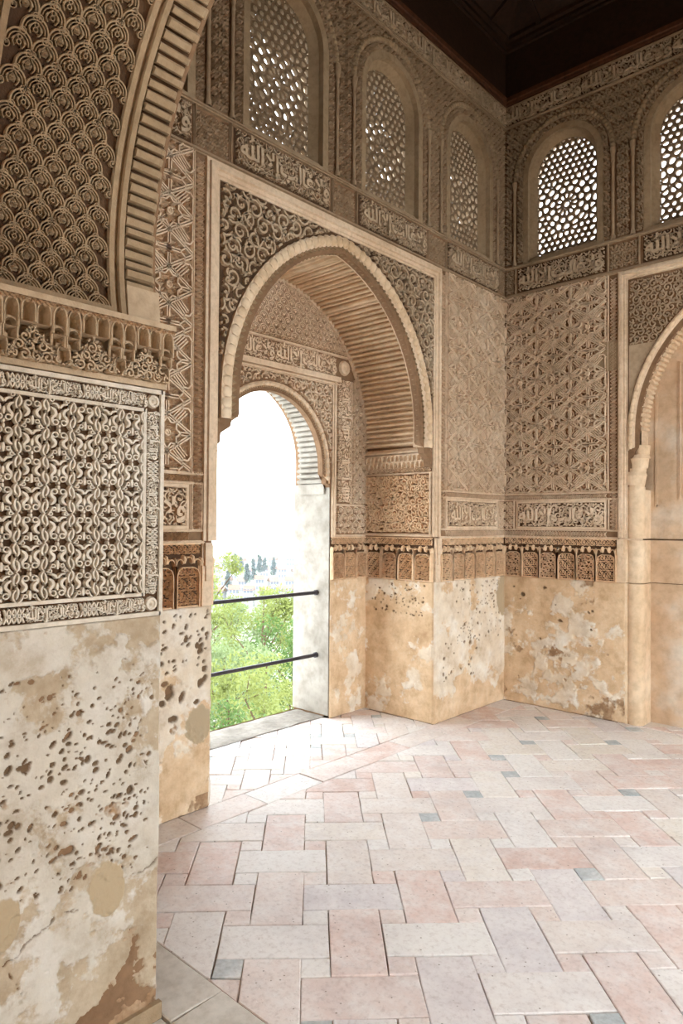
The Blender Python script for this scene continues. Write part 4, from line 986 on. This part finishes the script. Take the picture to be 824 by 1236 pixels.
def entrance_side(F, s):
    inv = mats(wall_entrance)
    mb = MB(); mb.box((.008, PZ0, 0), (EWD-.008, PZ1, .004)); pn = inst(mb.mesh('carved_panel', 'ground_dark'), 'carved_panel', wall_entrance, inv @ F)
    mb = MB()
    for d, w, h in ((.008, .012, .016), (.068, .010, .016)):
        a, b, c, e = d, EWD-d, PZ0+d, PZ1-d
        for p, q in (((a, c-w/2), (a, e+w/2)), ((b, c-w/2), (b, e+w/2)), ((a, c), (b, c)), ((a, e), (b, e))):
            miter(mb, [p, q], [(-w/2, 0), (-w/2, h), (w/2, h), (w/2, 0)])
    inst(mb.mesh('panel_border', 'stucco_pale'), 'panel_border', pn, I4)
    nc, nr = 7, 7; cw = (EWD-.15)/nc; ch = (PZ1-PZ0-.15)/nr
    for j in range(nr):
        for i in range(nc):
            inst(PM[(i+j) % 2], 'arabesque_motif', pn, Matrix.Translation((.075+(i+.5)*cw, PZ0+.075+j*ch, .004)) @ Matrix.Diagonal((cw/.0726, ch/.085, 1, 1)))
    TF = at2(I4, 0, 0, 0) if s < 0 else I4
    flip = -1 if s > 0 else 1
    # script border: inscriptions between knots
    for z, rot in ((PZ0+.038, 0), (PZ1-.038, 0)):
        for k in range(3): inst(INS_PIER, 'inscription', pn, Matrix.Translation((.038+.095+k*.205+.0, z, .004)) @ Matrix.Diagonal((flip, 1, 1, 1)))
        for k in range(2):
            m2 = relief(pat_knots(-.026, .026, 0, .046, .026), 0, .010); inst(m2.mesh('knot', 'stucco_pale'), 'knot', pn, Matrix.Translation((.038+.197+k*.205, z, .004)))
    for u in (.038, EWD-.038):
        for k in range(3): inst(INS_PIER, 'inscription', pn, Matrix.Translation((u, PZ0+.045+.095+k*.202, .004)) @ Matrix.Rotation(PI/2, 4, 'Z') @ Matrix.Diagonal((1, flip, 1, 1)))
        for k in range(2):
            m2 = relief(pat_knots(-.026, .026, 0, .046, .026), 0, .010); inst(m2.mesh('knot', 'stucco_pale'), 'knot', pn, Matrix.Translation((u, PZ0+.045+.196+k*.202, .004)) @ Matrix.Rotation(PI/2, 4, 'Z'))
        for z in (PZ0+.038, PZ1-.038): inst(BOSS_P, 'rosette_boss', pn, Matrix.Translation((u, z, .003)) @ Matrix.Diagonal((1.15, 1.15, .8, 1)))
    # muqarnas cornice: tiers of arched cells over pendants of filigree
    mb = MB(); z0, z1 = PZ1+.005, 2.085
    mb.box((0, z0, 0), (EWD, z1, .012)); mb.box((-.006, z1-.012, 0), (EWD+.006, z1+.004, .062)); mb.box((-.002, z0-.004, 0), (EWD+.002, z0+.012, .022))
    mq = inst(mb.mesh('muqarnas_cornice', ['stucco_grey']), 'muqarnas_cornice', wall_entrance, inv @ F)
    n = 16; w = EWD/n
    c1 = MB(); niche_cell(c1, 0, 0, w, .062, .030, 0, .55, 8, 3); c1.add([(0, 0, 0), (w, 0, 0), (w, -.004, -.03), (0, -.004, -.03)], [(0, 1, 2, 3)]); stroke(c1, np.array([(w*.07, 0), (w*.07, .034)]+[(w/2-w*.43*math.cos(PI*k/8), .034+.022*math.sin(PI*k/8)) for k in range(1, 8)]+[(w*.93, .034), (w*.93, 0)]), .004, 0, .006); M1 = c1.mesh('muqarnas_cell', 'stucco_grey')
    for i in range(n): g2 = 1.0 if i % 4 in (1, 2) else 1.3; inst(M1, 'muqarnas_cell', mq, Matrix.Translation((i*w, z1-.012-.062*g2, .056-(.004 if i % 2 else 0))) @ Matrix.Diagonal((1, g2, 1, 1)))
    for i in range(n):
        if i % 4 in (1, 2): continue
        inst(M1, 'muqarnas_cell', mq, Matrix.Translation((i*w, z1-.122, .046)) @ Matrix.Diagonal((1, .9, 1, 1)))
    for i in range(0, n, 4):
        inst(M1, 'muqarnas_cell', mq, Matrix.Translation((i*w-.5*w if i else 0, z1-.165, .034)) @ Matrix.Diagonal((1, .9, 1, 1)))
    def tri(u, v):
        q = np.abs(((u/(4*w)-.5) % 1)-.5)*4*w; return (v > z0+.01) & (v < z0+.105-1.05*np.abs(q-0)) & (u > .005) & (u < EWD-.005)
    def tri2(u, v):
        q = np.abs((u % (4*w))-2*w); return (v > z0+.012) & (v < z0+.112-1.15*q) & (u > .004) & (u < EWD-.004)
    f = relief(clip(pat_scroll(0, EWD, z0, z0+.13, .030, 51, .22), tri2), .012, .044)
    o = inst(f.mesh('filigree', 'stucco_grey'), 'filigree', mq, I4); o['kind'] = 'stuff'
    # small relief strip right under the cornice lid
    f = relief(pat_knots(0, EWD, z1-.019, .016, .03), .056, .064, True); o = inst(f.mesh('carved_strip', 'stucco'), 'carved_strip', mq, I4); o['kind'] = 'stuff'
entrance_side(EJ, 1); entrance_side(EJm, -1)
def soff(th, y, r=ER):     # frame on the arch intrados, h towards the arch centre
    ct, st = math.cos(th), math.sin(th)
    return frame((UC-r*ct, y, EZC+r*st), (0, 1, 0), (st, 0, ct), (ct, 0, -st))
IE = mats(wall_entrance)
mb = MB(); th = np.linspace(-.215, PI+.215, 60)
def ringstrip(mb, prof):
    V = []
    for t in th:
        for y, dr in prof: V.append((UC-(ER-dr)*math.cos(t), y, EZC+(ER-dr)*math.sin(t)))
    k = len(prof); mb.add(V, [(i*k+j, i*k+j+1, (i+1)*k+j+1, (i+1)*k+j) for i in range(len(th)-1) for j in range(k-1)])
ringstrip(mb, [(-4.145, -.001), (-4.145, .004), (-4.775, .004), (-4.775, -.001)])
so = inst(mb.mesh('arch_soffit', 'ground_dark'), 'arch_soffit', wall_entrance, IE)
mb = MB()
for y0, y1, d in ((-4.252, -4.268, .028), (-4.268, -4.280, .012), (-4.280, -4.296, .022), (-4.634, -4.650, .022), (-4.650, -4.662, .012), (-4.662, -4.680, .028)):
    ringstrip(mb, [(y0, .003), (y0, d), (y1, d), (y1, .003)])
for t in (-.20, PI+.20):
    m = soff(t, 0)
    for y0, y1 in ((-4.64, -4.29),):
        V = [m @ Vector((y, v, h)) for v in (-.008, .012) for y in (y0, y1) for h in (.003, .022)]
        mb.add([tuple(v) for v in V], [(0, 1, 3, 2), (4, 5, 7, 6), (1, 3, 7, 5), (0, 1, 5, 4), (2, 3, 7, 6)])
inst(mb.mesh('soffit_border', 'stucco_brown'), 'soffit_border', so, I4)
rows, across = 78, 5; field = MB()
for j in range(rows):
    t = -.190+(PI+.38)*j/(rows-1)
    for i in range(across if j % 2 == 0 else across-1):
        y = -4.632+.334*(i+.5+.5*(j % 2))/across; m = soff(t, y, ER-.004) @ Matrix.Diagonal((.80, .80, 1.1, 1)); me = SC[(i+j//2) % 2]
        if j < 50: inst(me, 'scale_motif', so, m)
        else: field.add([tuple(m @ v.co) for v in me.vertices], [tuple(p.vertices) for p in me.polygons])
o = inst(field.mesh('scale_field', 'stucco_brown'), 'scale_field', so); o['kind'] = 'stuff'
mb = MB(); pr2 = [(-.0135, 0), (-.0135, .018), (-.010, .026), (.008, .028), (.0125, .020), (.0135, 0)]; V = []; k = len(pr2)
for y, g in ((0, 1), (.088, 1), (.10, .8), (.108, .35)): V += [(y, t, h*g) for t, h in pr2]
mb.add(V, [(q*k+i, q*k+i+1, (q+1)*k+i+1, (q+1)*k+i) for q in range(3) for i in range(k-1)]+[tuple(range(k)), tuple(range(3*k, 4*k))])
RIB4 = mb.mesh('soffit_rib', 'stucco_brown')
for side, yb, sx in ((0, -4.246, 1), (1, -4.684, -1)):
    for j in range(98):
        t = -.10+(PI+.20)*j/97; inst(RIB4, 'soffit_rib', so, soff(t, yb, ER-.003) @ Matrix.Diagonal((sx*(.94+.06*math.sin(j*3.1)), .92+.14*math.sin(j*2.3), 1.0+.28*math.sin(j*1.7), 1)))
mb = MB(); mb.box((0, 0, 0), (.108, .10, .028)); IMP = mb.mesh('impost_block', 'stucco_grey')
for t, sg in ((-.105, -1), (PI+.105, 1)):
    for yb, sx in ((-4.246, 1), (-4.684, -1)): inst(IMP, 'impost_block', so, soff(t, yb, ER-.003) @ Matrix.Diagonal((sx, sg, 1, 1)))
# worn dado of the jamb, fine enough to hold its pits
for F, sd in ((EJ, 141), (EJm, 142)):
    d = dado_mesh('dado', 0, EWD, 0, PZ0, .0028 if sd == 141 else .008, sd,
        lambda X, Y: .13*np.clip((Y-(.42+.15*(.33-X)))/.10, -.75, 1)+.10*np.exp(-((X-.30)/.2)**2-((Y-.22)/.1)**2),
        lambda X, Y: -.32+.48*(1-sstep(.16, .34, Y+.45*np.maximum(X-.05, 0)))+.16*np.exp(-((X-.30)/.25)**2-((Y-.62)/.12)**2)+.12*np.exp(-((X-.42)/.1)**2-((Y-1.02)/.08)**2),
        ((340, .04, .64, .48, 1.08, .003, .009), (90, .08, .64, .54, .92, .007, .014), (50, .02, .3, .55, 1.1, .004, .010)), ((.168, .436, .055, .078), (.455, .47, .04, .07)), .004, 'dado_jamb',
        (([(.40, .26), (.45, .36), (.40, .405), (.33, .428), (.26, .43)], .0035), ([(.10, .47), (.05, .455), (0, .475)], .0030), ([(.12, 1.10), (.10, .92), (.05, .78), (.04, .66)], .0026)))
    d_add(wall_entrance, F, d)
mb = MB(); mb.box((-.01, 0, 0), (EWD+.01, .05, .018)); 
for F in (EJ, EJm): part(wall_entrance, 'plinth', mb, 'stucco_brown', F)

# ------------------------------------------------------------------ floor
mb = MB(); mb.box((-.02, EY0-.02, -.20), (S_+.7, .22, -.014)); mb.box((-.76, -3.085, -.20), (-.02, -1.035, -.014)); mb.box((-.75, -4.2, -.2), (-.02, -3.085, -.014)); mb.box((1.153, EY1, -.2), (S_-1.153, EY0, -.014))
floor = inst(mb.mesh('floor', 'mortar'), 'floor'); tag(floor, 'worn pale brick floor laid diagonally with small square tiles', 'floor', None, 'structure')
def clip_poly(poly, x0, y0, x1, y1):
    for ax, val, sg in ((0, x0, 1), (0, x1, -1), (1, y0, 1), (1, y1, -1)):
        out = []; L = len(poly)
        for i in range(L):
            p, q = poly[i], poly[(i+1) % L]; a = (p[ax]-val)*sg; b = (q[ax]-val)*sg
            if a >= 0: out.append(p)
            if a*b < 0: t = a/(a-b); out.append((p[0]+(q[0]-p[0])*t, p[1]+(q[1]-p[1])*t))
        poly = out
        if len(poly) < 3: return []
    return poly
def parea(P): return abs(sum(P[i-1][0]*P[i][1]-P[i][0]*P[i-1][1] for i in range(len(P))))/2
def slab(mb, poly, z0=-.03, z1=0.0, gap=.0028, bev=.005, jit=None):
    A = np.array(poly); 
    if np.cross(A[1]-A[0], A[2]-A[1]) < 0: A = A[::-1]
    n = len(A); D = np.roll(A, -1, 0)-A; D /= np.linalg.norm(D, axis=1, keepdims=True); Nn = np.stack([-D[:, 1], D[:, 0]], 1)
    def off(d):
        out = []
        for i in range(n):
            m = Nn[i-1]+Nn[i]; m = m/max(np.dot(m, Nn[i]), .35); out.append(A[i]+m*d)
        return np.array(out)
    B, C = off(gap), off(gap+bev)
    if jit: B = B+np.array([[jit.uniform(-.003, .003) for _ in (0, 1)] for _ in range(n)]); C = B+(C-off(gap))
    V = np.concatenate([np.c_[B, np.full(n, z0)], np.c_[B, np.full(n, z1-bev*.7)], np.c_[C, np.full(n, z1)]])
    F = [(k*n+i, k*n+(i+1) % n, (k+1)*n+(i+1) % n, (k+1)*n+i) for k in range(2) for i in range(n)]+[tuple(range(2*n, 3*n))]
    mb.add(V, F)
def pix(P):
    d = Vector((P[0], P[1], 0))-CAM; z = d.dot(fv)
    return (412+FPX*d.dot(rv)/z, 618-FPX*d.dot(uv)/z, z)
R2 = math.sqrt(.5)
def st2xy(s, t): return ((s-t)*R2, (s+t)*R2)
pieces = []     # (polygon, kind)
def herring(a, os, ot, rect, smin, smax, tmin, tmax):
    for m in range(-40, 41):
        for k in range(-40, 41):
            bs, bt = 6*m+3*k, 3*k
            for (s0, t0, s1, t1, kd) in ((0, 0, 4, 2, 0), (4, -1, 6, 3, 0), (0, 2, 1, 3, 1), (3, 2, 4, 3, 1)):
                q = [(os+a*(bs+x), ot+a*(bt+y)) for x, y in ((s0, t0), (s1, t0), (s1, t1), (s0, t1))]
                if q[2][0] < smin or q[0][0] > smax or q[2][1] < tmin or q[0][1] > tmax: continue
                full = [st2xy(*p) for p in q]; P = clip_poly(full, *rect)
                if len(P) >= 3 and parea(P) > .0006: pieces.append((P, kd, parea(P) > .999*parea(full)))
herring(.098, -1.374, -3.466, (.20, -3.92, S_+.4, 0.0), -4.5, 3.4, -4.5, 1.5)
herring(.0785, -2.117, -1.6425, (-.80, -3.08, 0.0, -1.04), -3.5, .5, -3.0, 1.0)
# the blind arch recess floor
herring(.098, -1.374, -3.466, (1.09, 0.0, S_-1.09, .2), -1.5, 4.5, -4.5, 1.5)
g = random.Random(5)
for y in np.arange(-4.12, -.03, .425): pieces.append(([(0.0, y), (.2, y), (.2, min(y+.425, 0)), (0.0, min(y+.425, 0))], 2, False))
scored = []
for P, kd, full in pieces:
    pp = [pix(p) for p in P]
    vis = any(z > .2 and 150 < x < 860 and 840 < y < 1270 for x, y, z in pp)
    scored.append((parea([(x, y) for x, y, _ in pp]) if vis else 0, P, kd, full))
scored.sort(key=lambda r: -r[0])
rest = MB(); nb = 0
for sc_, P, kd, full in scored:
    z = g.uniform(-.003, .002)
    if sc_ > 0 and nb < 290:
        nb += 1; mb = MB(); c = np.mean(P, 0); slab(mb, [(p[0]-c[0], p[1]-c[1]) for p in P], -.03, 0, .0018, .0035, g)
        grey = kd == 1 and g.random() < .16
        inst(mb.mesh('floor_brick', 'brick_grey' if grey else 'brick'), 'floor_brick' if kd == 0 else ('square_tile' if kd == 1 else 'border_slab'), floor,
             Matrix.Translation((c[0], c[1], z)) @ Matrix.Rotation(g.uniform(-.006, .006), 4, 'X') @ Matrix.Rotation(g.uniform(-.006, .006), 4, 'Y'))
    else: slab(rest, P, -.03, z, .003, .005, g)
o = inst(rest.mesh('floor_brick_field', 'brick'), 'floor_brick_field', floor); o['kind'] = 'stuff'
xs = [-.02, .62, 1.21, 1.9, 2.7, 3.4, S_]
for a, b in zip(xs, xs[1:]):
    for y0, y1 in ((-4.115, -3.92),):
        mb = MB(); slab(mb, [(a, y0), (b, y0), (b, y1), (a, y1)], -.03, .004, .002, .004, g); inst(mb.mesh('threshold_slab', 'marble'), 'threshold_slab', floor)
for a, b in ((1.17, 1.75), (1.75, 2.35), (2.35, 2.95)):
    mb = MB(); slab(mb, [(a, -4.78), (b, -4.78), (b, -4.12), (a, -4.12)], -.03, .002, .003, .005, g); inst(mb.mesh('threshold_slab', 'marble'), 'threshold_slab', floor)
# unseen blocks added inside the walls to stop light leaking at floor level
mb = MB()
for a, b in (((-.66, -1.03, -.2), (-.006, .3, .04)), ((-.66, -4.5, -.2), (-.006, -3.09, .04)), ((-1.05, -1.455, -.2), (-.676, -.9, .04)), ((-1.05, -3.3, -.2), (-.676, -2.665, .04)), ((-.3, .006, -.2), (1.02, .5, .04)), ((S_-1.02, .006, -.2), (S_+.3, .5, .04)), ((1.0, .206, -.2), (3.1, .5, .04)), ((S_+.006, -.70, -.2), (S_+.6, .5, .04)), ((S_+.006, -4.9, -.2), (S_+.6, -3.42, .04)), ((-1.0, -4.78, -.2), (1.147, -4.14, .04)), ((S_-1.147, -4.78, -.2), (S_+.6, -4.14, .04))): mb.box(a, b)
inst(mb.mesh('leak_block', 'mortar'), 'leak_block', floor)
# rough cement sill of the garden opening, slightly domed
nx, ny = 30, 60; X, Y = np.meshgrid(np.linspace(-1.10, -.72, nx), np.linspace(-2.70, -1.44, ny)); f = fbm(nx, ny, 6, 77, 5, .6, 2)
Z = .012*(f-.5)+.006-.03*sstep(-1.02, -1.10, X)
V = np.stack([X, Y, Z], -1).reshape(-1, 3); idx = np.arange(nx*ny).reshape(ny, nx); F = np.stack([idx[:-1, :-1], idx[:-1, 1:], idx[1:, 1:], idx[1:, :-1]], -1).reshape(-1, 4)
mb = MB(); mb.add(V, F.tolist()); inst(mb.mesh('sill', 'cement', True), 'sill', floor)
mb = MB(); mb.box((-6, -14, -.3), (14, EY1, -.012)); mb.box((S_+.6, EY1, -.3), (14, 8, -.05)); cf = inst(mb.mesh('courtyard_floor', 'court'), 'courtyard_floor'); tag(cf, 'pale paving before the entrance arch, with unseen ground added outside the opposite arch', 'paving', None, 'structure')  # second slab added unseen to cut light from below the opposite arch

# unseen portico added to shade the entrance jamb: roof, end walls, three-opening far wall
PY = -8.6
mb = MB(); mb.box((-2.2, PY-.6, 4.3), (6.4, EY1, 4.5)); mb.box((-2.4, PY, 0), (-2.2, EY1, 4.4)); mb.box((6.4, PY, 0), (6.6, EY1, 4.4))
fr = frame((0, PY, 0), (1, 0, 0), (0, 0, 1), (0, 1, 0))
shade_portico = inst(mb.mesh('shade_portico', 'plain'), 'shade_portico'); tag(shade_portico, 'unseen plastered roof and walls added to shade the entrance arch', 'shade_portico', None, 'structure')
mb = MB(); ol = [(-2.4, 0)]
for c in (-.8, 2.06, 4.9):
    ol += [(c-.6, 0), (c-.6, 1.9)]+[(c-.6*math.cos(t), 1.9+.6*math.sin(t)) for t in np.linspace(0, PI, 16)]+[(c+.6, 1.9), (c+.6, 0)]
ol += [(6.6, 0), (6.6, 4.4), (-2.4, 4.4)]
shell(mb, ol, (), 0); shell(mb, ol, (), -.4); walls_of(mb, ol[1:-3], 0, -.4, False)
inst(mb.mesh('arcade_wall', 'plain'), 'arcade_wall', shade_portico, fr)

# ------------------------------------------------------------------ ceiling: dark wooden frieze, moulding and sloping coffered sides
mb = MB(); z2 = 6.5; mb.box((-1.2, -5.0, z2), (S_+.8, .6, z2+.1))
o_ = [(-.4, .45), (S_+.4, .45), (S_+.4, -4.9), (-.4, -4.9)]
for i in range(4):
    (xa, ya), (xb, yb) = o_[i], o_[(i+1) % 4]; mb.add([(xa, ya, ZT-.02), (xb, yb, ZT-.02), (xb, yb, z2), (xa, ya, z2)], [(0, 1, 2, 3)])
ceiling = inst(mb.mesh('ceiling', 'wood'), 'ceiling'); tag(ceiling, 'very dark wooden coffered ceiling above the carved walls', 'ceiling', None, 'structure')
def ring_part(name, prof, mat):
    """profile (inset from the wall line, z) carried round the square room"""
    mb = MB(); V = []
    for (x, y, sx, sy) in ((0, 0, 1, -1), (S_, 0, -1, -1), (S_, -S_, -1, 1), (0, -S_, 1, 1)):
        for d, z in prof: V.append((x+sx*d, y+sy*d, z))
    k = len(prof); mb.add(V, [(i*k+j, ((i+1) % 4)*k+j, ((i+1) % 4)*k+j+1, i*k+j+1) for i in range(4) for j in range(k-1)])
    return inst(mb.mesh(name, mat), name, ceiling)
ring_part('cornice_board', [(-.2, 5.10), (.030, 5.10), (.030, 5.125), (.040, 5.13), (.040, 5.165), (.012, 5.17)], 'wood_edge')
ring_part('frieze_board', [(.012, 5.165), (.012, 5.56), (.03, 5.565), (.03, 5.59)], 'wood')
ring_part('wood_moulding', [(.012, 5.585), (.055, 5.59), (.055, 5.62), (.08, 5.63), (.08, 5.66), (.05, 5.66)], 'wood')
ring_part('sloping_boards', [(.05, 5.655), (1.3, 6.45), (2.06, 6.45)], 'wood')
mb = MB(); d_ = Vector((1.25, 0, .795)).normalized(); mb.box((-.02, -.02, 0), (.02, .02, 1.48)); RAF = mb.mesh('rafter', 'wood')
for s in range(4):
    for k in range(9):
        u = .35+k*(S_-.7)/8
        base = [(.07, -u), (u, -.07), (S_-.07, -u), (u, -S_+.07)][s]; dirv = [(1, 0), (0, -1), (-1, 0), (0, 1)][s]
        e = abs(u-UC); ln = min(1.0, (min(u, S_-u))/1.25)
        w = Vector((dirv[0]*1.25, dirv[1]*1.25, .795)).normalized(); q = w.to_track_quat('Z', 'Y').to_matrix().to_4x4()
        inst(RAF, 'rafter', ceiling, Matrix.Translation((base[0], base[1], 5.655)) @ q @ Matrix.Diagonal((1, 1, ln, 1)))

# ------------------------------------------------------------------ handrails
for z, lab in ((.955, 'upper dark iron rail across the garden opening'), (.47, 'lower dark iron rail across the garden opening')):
    rail = empty('handrail', (-.80, -UC, z)); mb = MB(); a = np.arange(16)*PI/8; r = .014
    V = [(r*math.cos(t), -.592, r*math.sin(t)) for t in a]+[(r*math.cos(t), .592, r*math.sin(t)) for t in a]
    mb.add(V, [(i, (i+1) % 16, 16+(i+1) % 16, 16+i) for i in range(16)]); inst(mb.mesh('bar', 'iron', True), 'bar', rail)
    for s in (-1, 1):
        mb = MB(); r2 = .021; V = [(r2*math.cos(t), s*.570, r2*math.sin(t)) for t in a]+[(r2*math.cos(t), s*.597, r2*math.sin(t)) for t in a]
        mb.add(V, [(i, (i+1) % 16, 16+(i+1) % 16, 16+i) for i in range(16)]+[tuple(range(16)), tuple(range(16, 32))]); inst(mb.mesh('wall_socket', 'iron', False), 'wall_socket', rail)
    tag(rail, lab, 'handrail')

# ------------------------------------------------------------------ garden and town beyond
HR, HZ = [3, 10, 30, 70, 140, 220, 300, 400, 520, 900], [-6, -8, -14, -24, -30, -27.5, -26.5, -24, -16, -30]
mb = MB(); V = []; nd, nt_ = 40, 30
rs = np.concatenate([[3], np.geomspace(6, 900, nd-1)])
for r in rs:
    for a in np.linspace(math.radians(100), math.radians(190), nt_):
        z = np.interp(r, HR, HZ)+.5*math.sin(a*9+r*.05)*min(1, r/60)
        V.append((r*math.cos(a), r*math.sin(a)-2, z))
mb.add(V, [(i*nt_+j, i*nt_+j+1, (i+1)*nt_+j+1, (i+1)*nt_+j) for i in range(nd-1) for j in range(nt_-1)])
hill = inst(mb.mesh('hillside', 'hill', True), 'hillside'); tag(hill, 'pale green hillside below the garden opening', 'hillside', None, 'structure')
def from_px(px, py, dist):      # point in the world along a sight line through the opening
    d = (fv+rv*((px-412)/FPX)-uv*((py-618)/FPX)); return CAM+d*dist
def crown_mesh(name, mat, n, blobs, leaf_s, seed):
    gg = np.random.default_rng(seed); bl = np.array(blobs); pick = gg.integers(0, len(bl), n); C = bl[pick]
    d = gg.normal(size=(n, 3)); d /= np.linalg.norm(d, axis=1, keepdims=True); rr = gg.random(n)**.4
    P = C[:, :3]+d*(rr*C[:, 3])[:, None]*np.array([1, 1, .85])
    u = gg.normal(size=(n, 3)); u /= np.linalg.norm(u, axis=1, keepdims=True); w = np.cross(u, gg.normal(size=(n, 3))); w /= np.linalg.norm(w, axis=1, keepdims=True)
    s = leaf_s*gg.uniform(.6, 1.3, n)[:, None]
    V = np.stack([P-u*s, P+w*s*.45, P+u*s, P-w*s*.45], 1).reshape(-1, 3); F = np.arange(4*n).reshape(-1, 4)
    me = bpy.data.meshes.new(name); me.from_pydata(V.tolist(), [], F.tolist()); me.materials.append(M[mat]); me.update(); return me
def trunk_mesh(H, ch, seed, r=.06):
    gg = random.Random(seed); mb = MB()
    def limb(p, q, ra, rb):
        p, q = Vector(p), Vector(q); ax = (q-p).normalized(); x = ax.orthogonal().normalized(); y = ax.cross(x); a = [i*PI/3 for i in range(6)]
        V = [p+(x*math.cos(t)+y*math.sin(t))*ra for t in a]+[q+(x*math.cos(t)+y*math.sin(t))*rb for t in a]
        mb.add([tuple(v) for v in V], [(i, (i+1) % 6, 6+(i+1) % 6, 6+i) for i in range(6)])
    z0 = H-ch; limb((0, 0, 0), (0, 0, z0+ch*.3), r, r*.7); limb((0, 0, z0+ch*.3), (.03*ch, 0, z0+ch*.85), r*.7, r*.15); tips = [(.03*ch, 0, z0+ch*.85)]
    for k in range(9):
        a = k*2.4+gg.uniform(-.3, .3); z = z0+ch*gg.uniform(0, .5); q = (math.cos(a)*ch*.27, math.sin(a)*ch*.27, z+ch*gg.uniform(.15, .38))
        limb((0, 0, z), q, r*.4, r*.12); tips.append(q)
        for _ in range(2):
            q2 = (q[0]+gg.uniform(-.08, .08)*ch, q[1]+gg.uniform(-.08, .08)*ch, min(q[2]+gg.uniform(.03, .16)*ch, H)); limb(q, q2, r*.14, r*.05); tips.append(q2)
    return mb, tips
def tree(px, py, dist, ch, mat, n, ls, seed, label, sparse=False):
    top = from_px(px, py, dist); gz = float(np.interp(math.hypot(top.x, top.y+2), HR, HZ))-.15; H = top.z-gz
    t = empty('garden_tree', (top.x, top.y, gz)); mb, tips = trunk_mesh(H, ch, seed, .018*ch+.02); inst(mb.mesh('trunk', 'bark'), 'trunk', t)
    gg = random.Random(seed); bl = [(q[0], q[1], min(q[2], H-.08*ch), ch*gg.uniform(.07, .12)) for q in tips]
    bl += [(gg.uniform(-.26, .26)*ch, gg.uniform(-.26, .26)*ch, H-ch*gg.uniform(.15, .9), ch*gg.uniform(.08, .15)) for _ in range(6 if sparse else 22)]
    inst(crown_mesh('foliage', mat, n, bl, ls, seed), 'foliage', t)['kind'] = 'stuff'
    tag(t, label, 'tree', 'trees below the garden opening')
tree(345, 812, 7.9, 2.4, 'leaf_lime', 5000, .036, 6, 'bushy yellow-green tree right under the sill')
tree(272, 822, 10.2, 2.8, 'leaf_green', 6000, .040, 8, 'dense mid-green tree behind the lower rail')
tree(318, 770, 12.9, 3.1, 'leaf_lime', 7000, .045, 4, 'leafy lime-green tree standing behind the two rails')
tree(268, 765, 16.0, 3.4, 'leaf_olive', 7000, .050, 5, 'soft olive-green tree beside the carved left jamb')
tree(356, 738, 19.6, 3.8, 'leaf_green', 7000, .058, 2, 'green tree with its top level with the upper rail, by the white jamb')
tree(316, 694, 23.8, 4.6, 'leaf_lime', 6000, .06, 1, 'bright yellow-green tree with thin bare twigs rising above the upper rail', True)
tree(278, 722, 28.8, 5.0, 'leaf_olive', 8000, .075, 3, 'grey-green tree behind the upper rail')
tree(252, 664, 34.5, 5.6, 'leaf_lime', 6000, .08, 7, 'tall light green tree half hidden by the left jamb', True)
g = random.Random(12)
for k in range(32):
    row, cl = k//8, k % 8; px = 236+cl*19+(row % 2)*9+g.uniform(-2, 2); py = 676+row*12+g.uniform(-2, 2); dist = 380-row*48
    p = from_px(px, py, dist); w, dp, h = g.uniform(3.6, 4.8)*dist/330, g.uniform(3.6, 4.4), g.uniform(3.4, 5)
    hs = empty('hill_house', (p.x, p.y, p.z-h)); hs.rotation_euler.z = g.uniform(.4, 1.2)
    mb = MB(); mb.box((-w/2, -dp/2, -4), (w/2, dp/2, h)); wl_ = inst(mb.mesh('house_wall', 'house'), 'house_wall', hs)
    mb = MB(); V = [(-w/2-.3, -dp/2-.3, h), (w/2+.3, -dp/2-.3, h), (w/2+.3, dp/2+.3, h), (-w/2-.3, dp/2+.3, h), (-w/2-.3, 0, h+1.6), (w/2+.3, 0, h+1.6)]
    mb.add(V, [(0, 1, 5, 4), (2, 3, 4, 5), (0, 4, 3), (1, 2, 5), (0, 3, 2, 1)]); inst(mb.mesh('roof', 'roof'), 'roof', hs)
    for i in range(3):
        for fl in range(2):
            mb = MB(); x = -w/2+w*(i+.5)/3; mb.box((x-.4, -dp/2-.03, 1+fl*2.6-.6), (x+.4, -dp/2+.02, 1+fl*2.6+.7)); inst(mb.mesh('window_pane', 'pane'), 'window_pane', hs)
    tag(hs, 'small whitewashed hill house with a tiled roof, far beyond the garden trees', 'house', 'houses on the far hillside')
for k, (px, py, dist) in enumerate(((284, 668, 300), (291, 672, 305), (306, 674, 290), (313, 669, 300), (319, 673, 310), (298, 680, 260), (275, 688, 250), (330, 672, 300))):
    p = from_px(px, py, dist); h = g.uniform(6, 9); t = empty('cypress', (p.x, p.y, p.z-h))
    inst(crown_mesh('foliage', 'leaf_dark', 700, [(g.uniform(-.3, .3), g.uniform(-.3, .3), h*(.12+.1*i), g.uniform(.9, 1.7)*(1-.08*i)) for i in range(9)], .5, 60+k), 'foliage', t)['kind'] = 'stuff'
    mb, _ = trunk_mesh(h*.5, h*.3, 3, .2); inst(mb.mesh('trunk', 'bark'), 'trunk', t)
    tag(t, 'dark blue-green conical tree among the far white houses', 'tree', 'cypresses on the far hillside')

# valley haze between the garden and the town
hm = bpy.data.materials.new('valley_haze'); hm.use_nodes = True; nt = hm.node_tree; nt.nodes.clear()
ho = N(nt, 'ShaderNodeOutputMaterial'); hv = N(nt, 'ShaderNodeVolumeScatter'); hv.inputs['Density'].default_value = .0004; hv.inputs['Color'].default_value = (.94, .97, 1, 1)
nt.links.new(hv.outputs[0], ho.inputs['Volume']); M['haze'] = hm
mb = MB(); mb.box((-460, 40, -45), (-45, 420, 30)); hz = inst(mb.mesh('haze', 'haze'), 'haze'); tag(hz, 'pale bluish haze over the valley and town', 'haze', None, 'stuff')
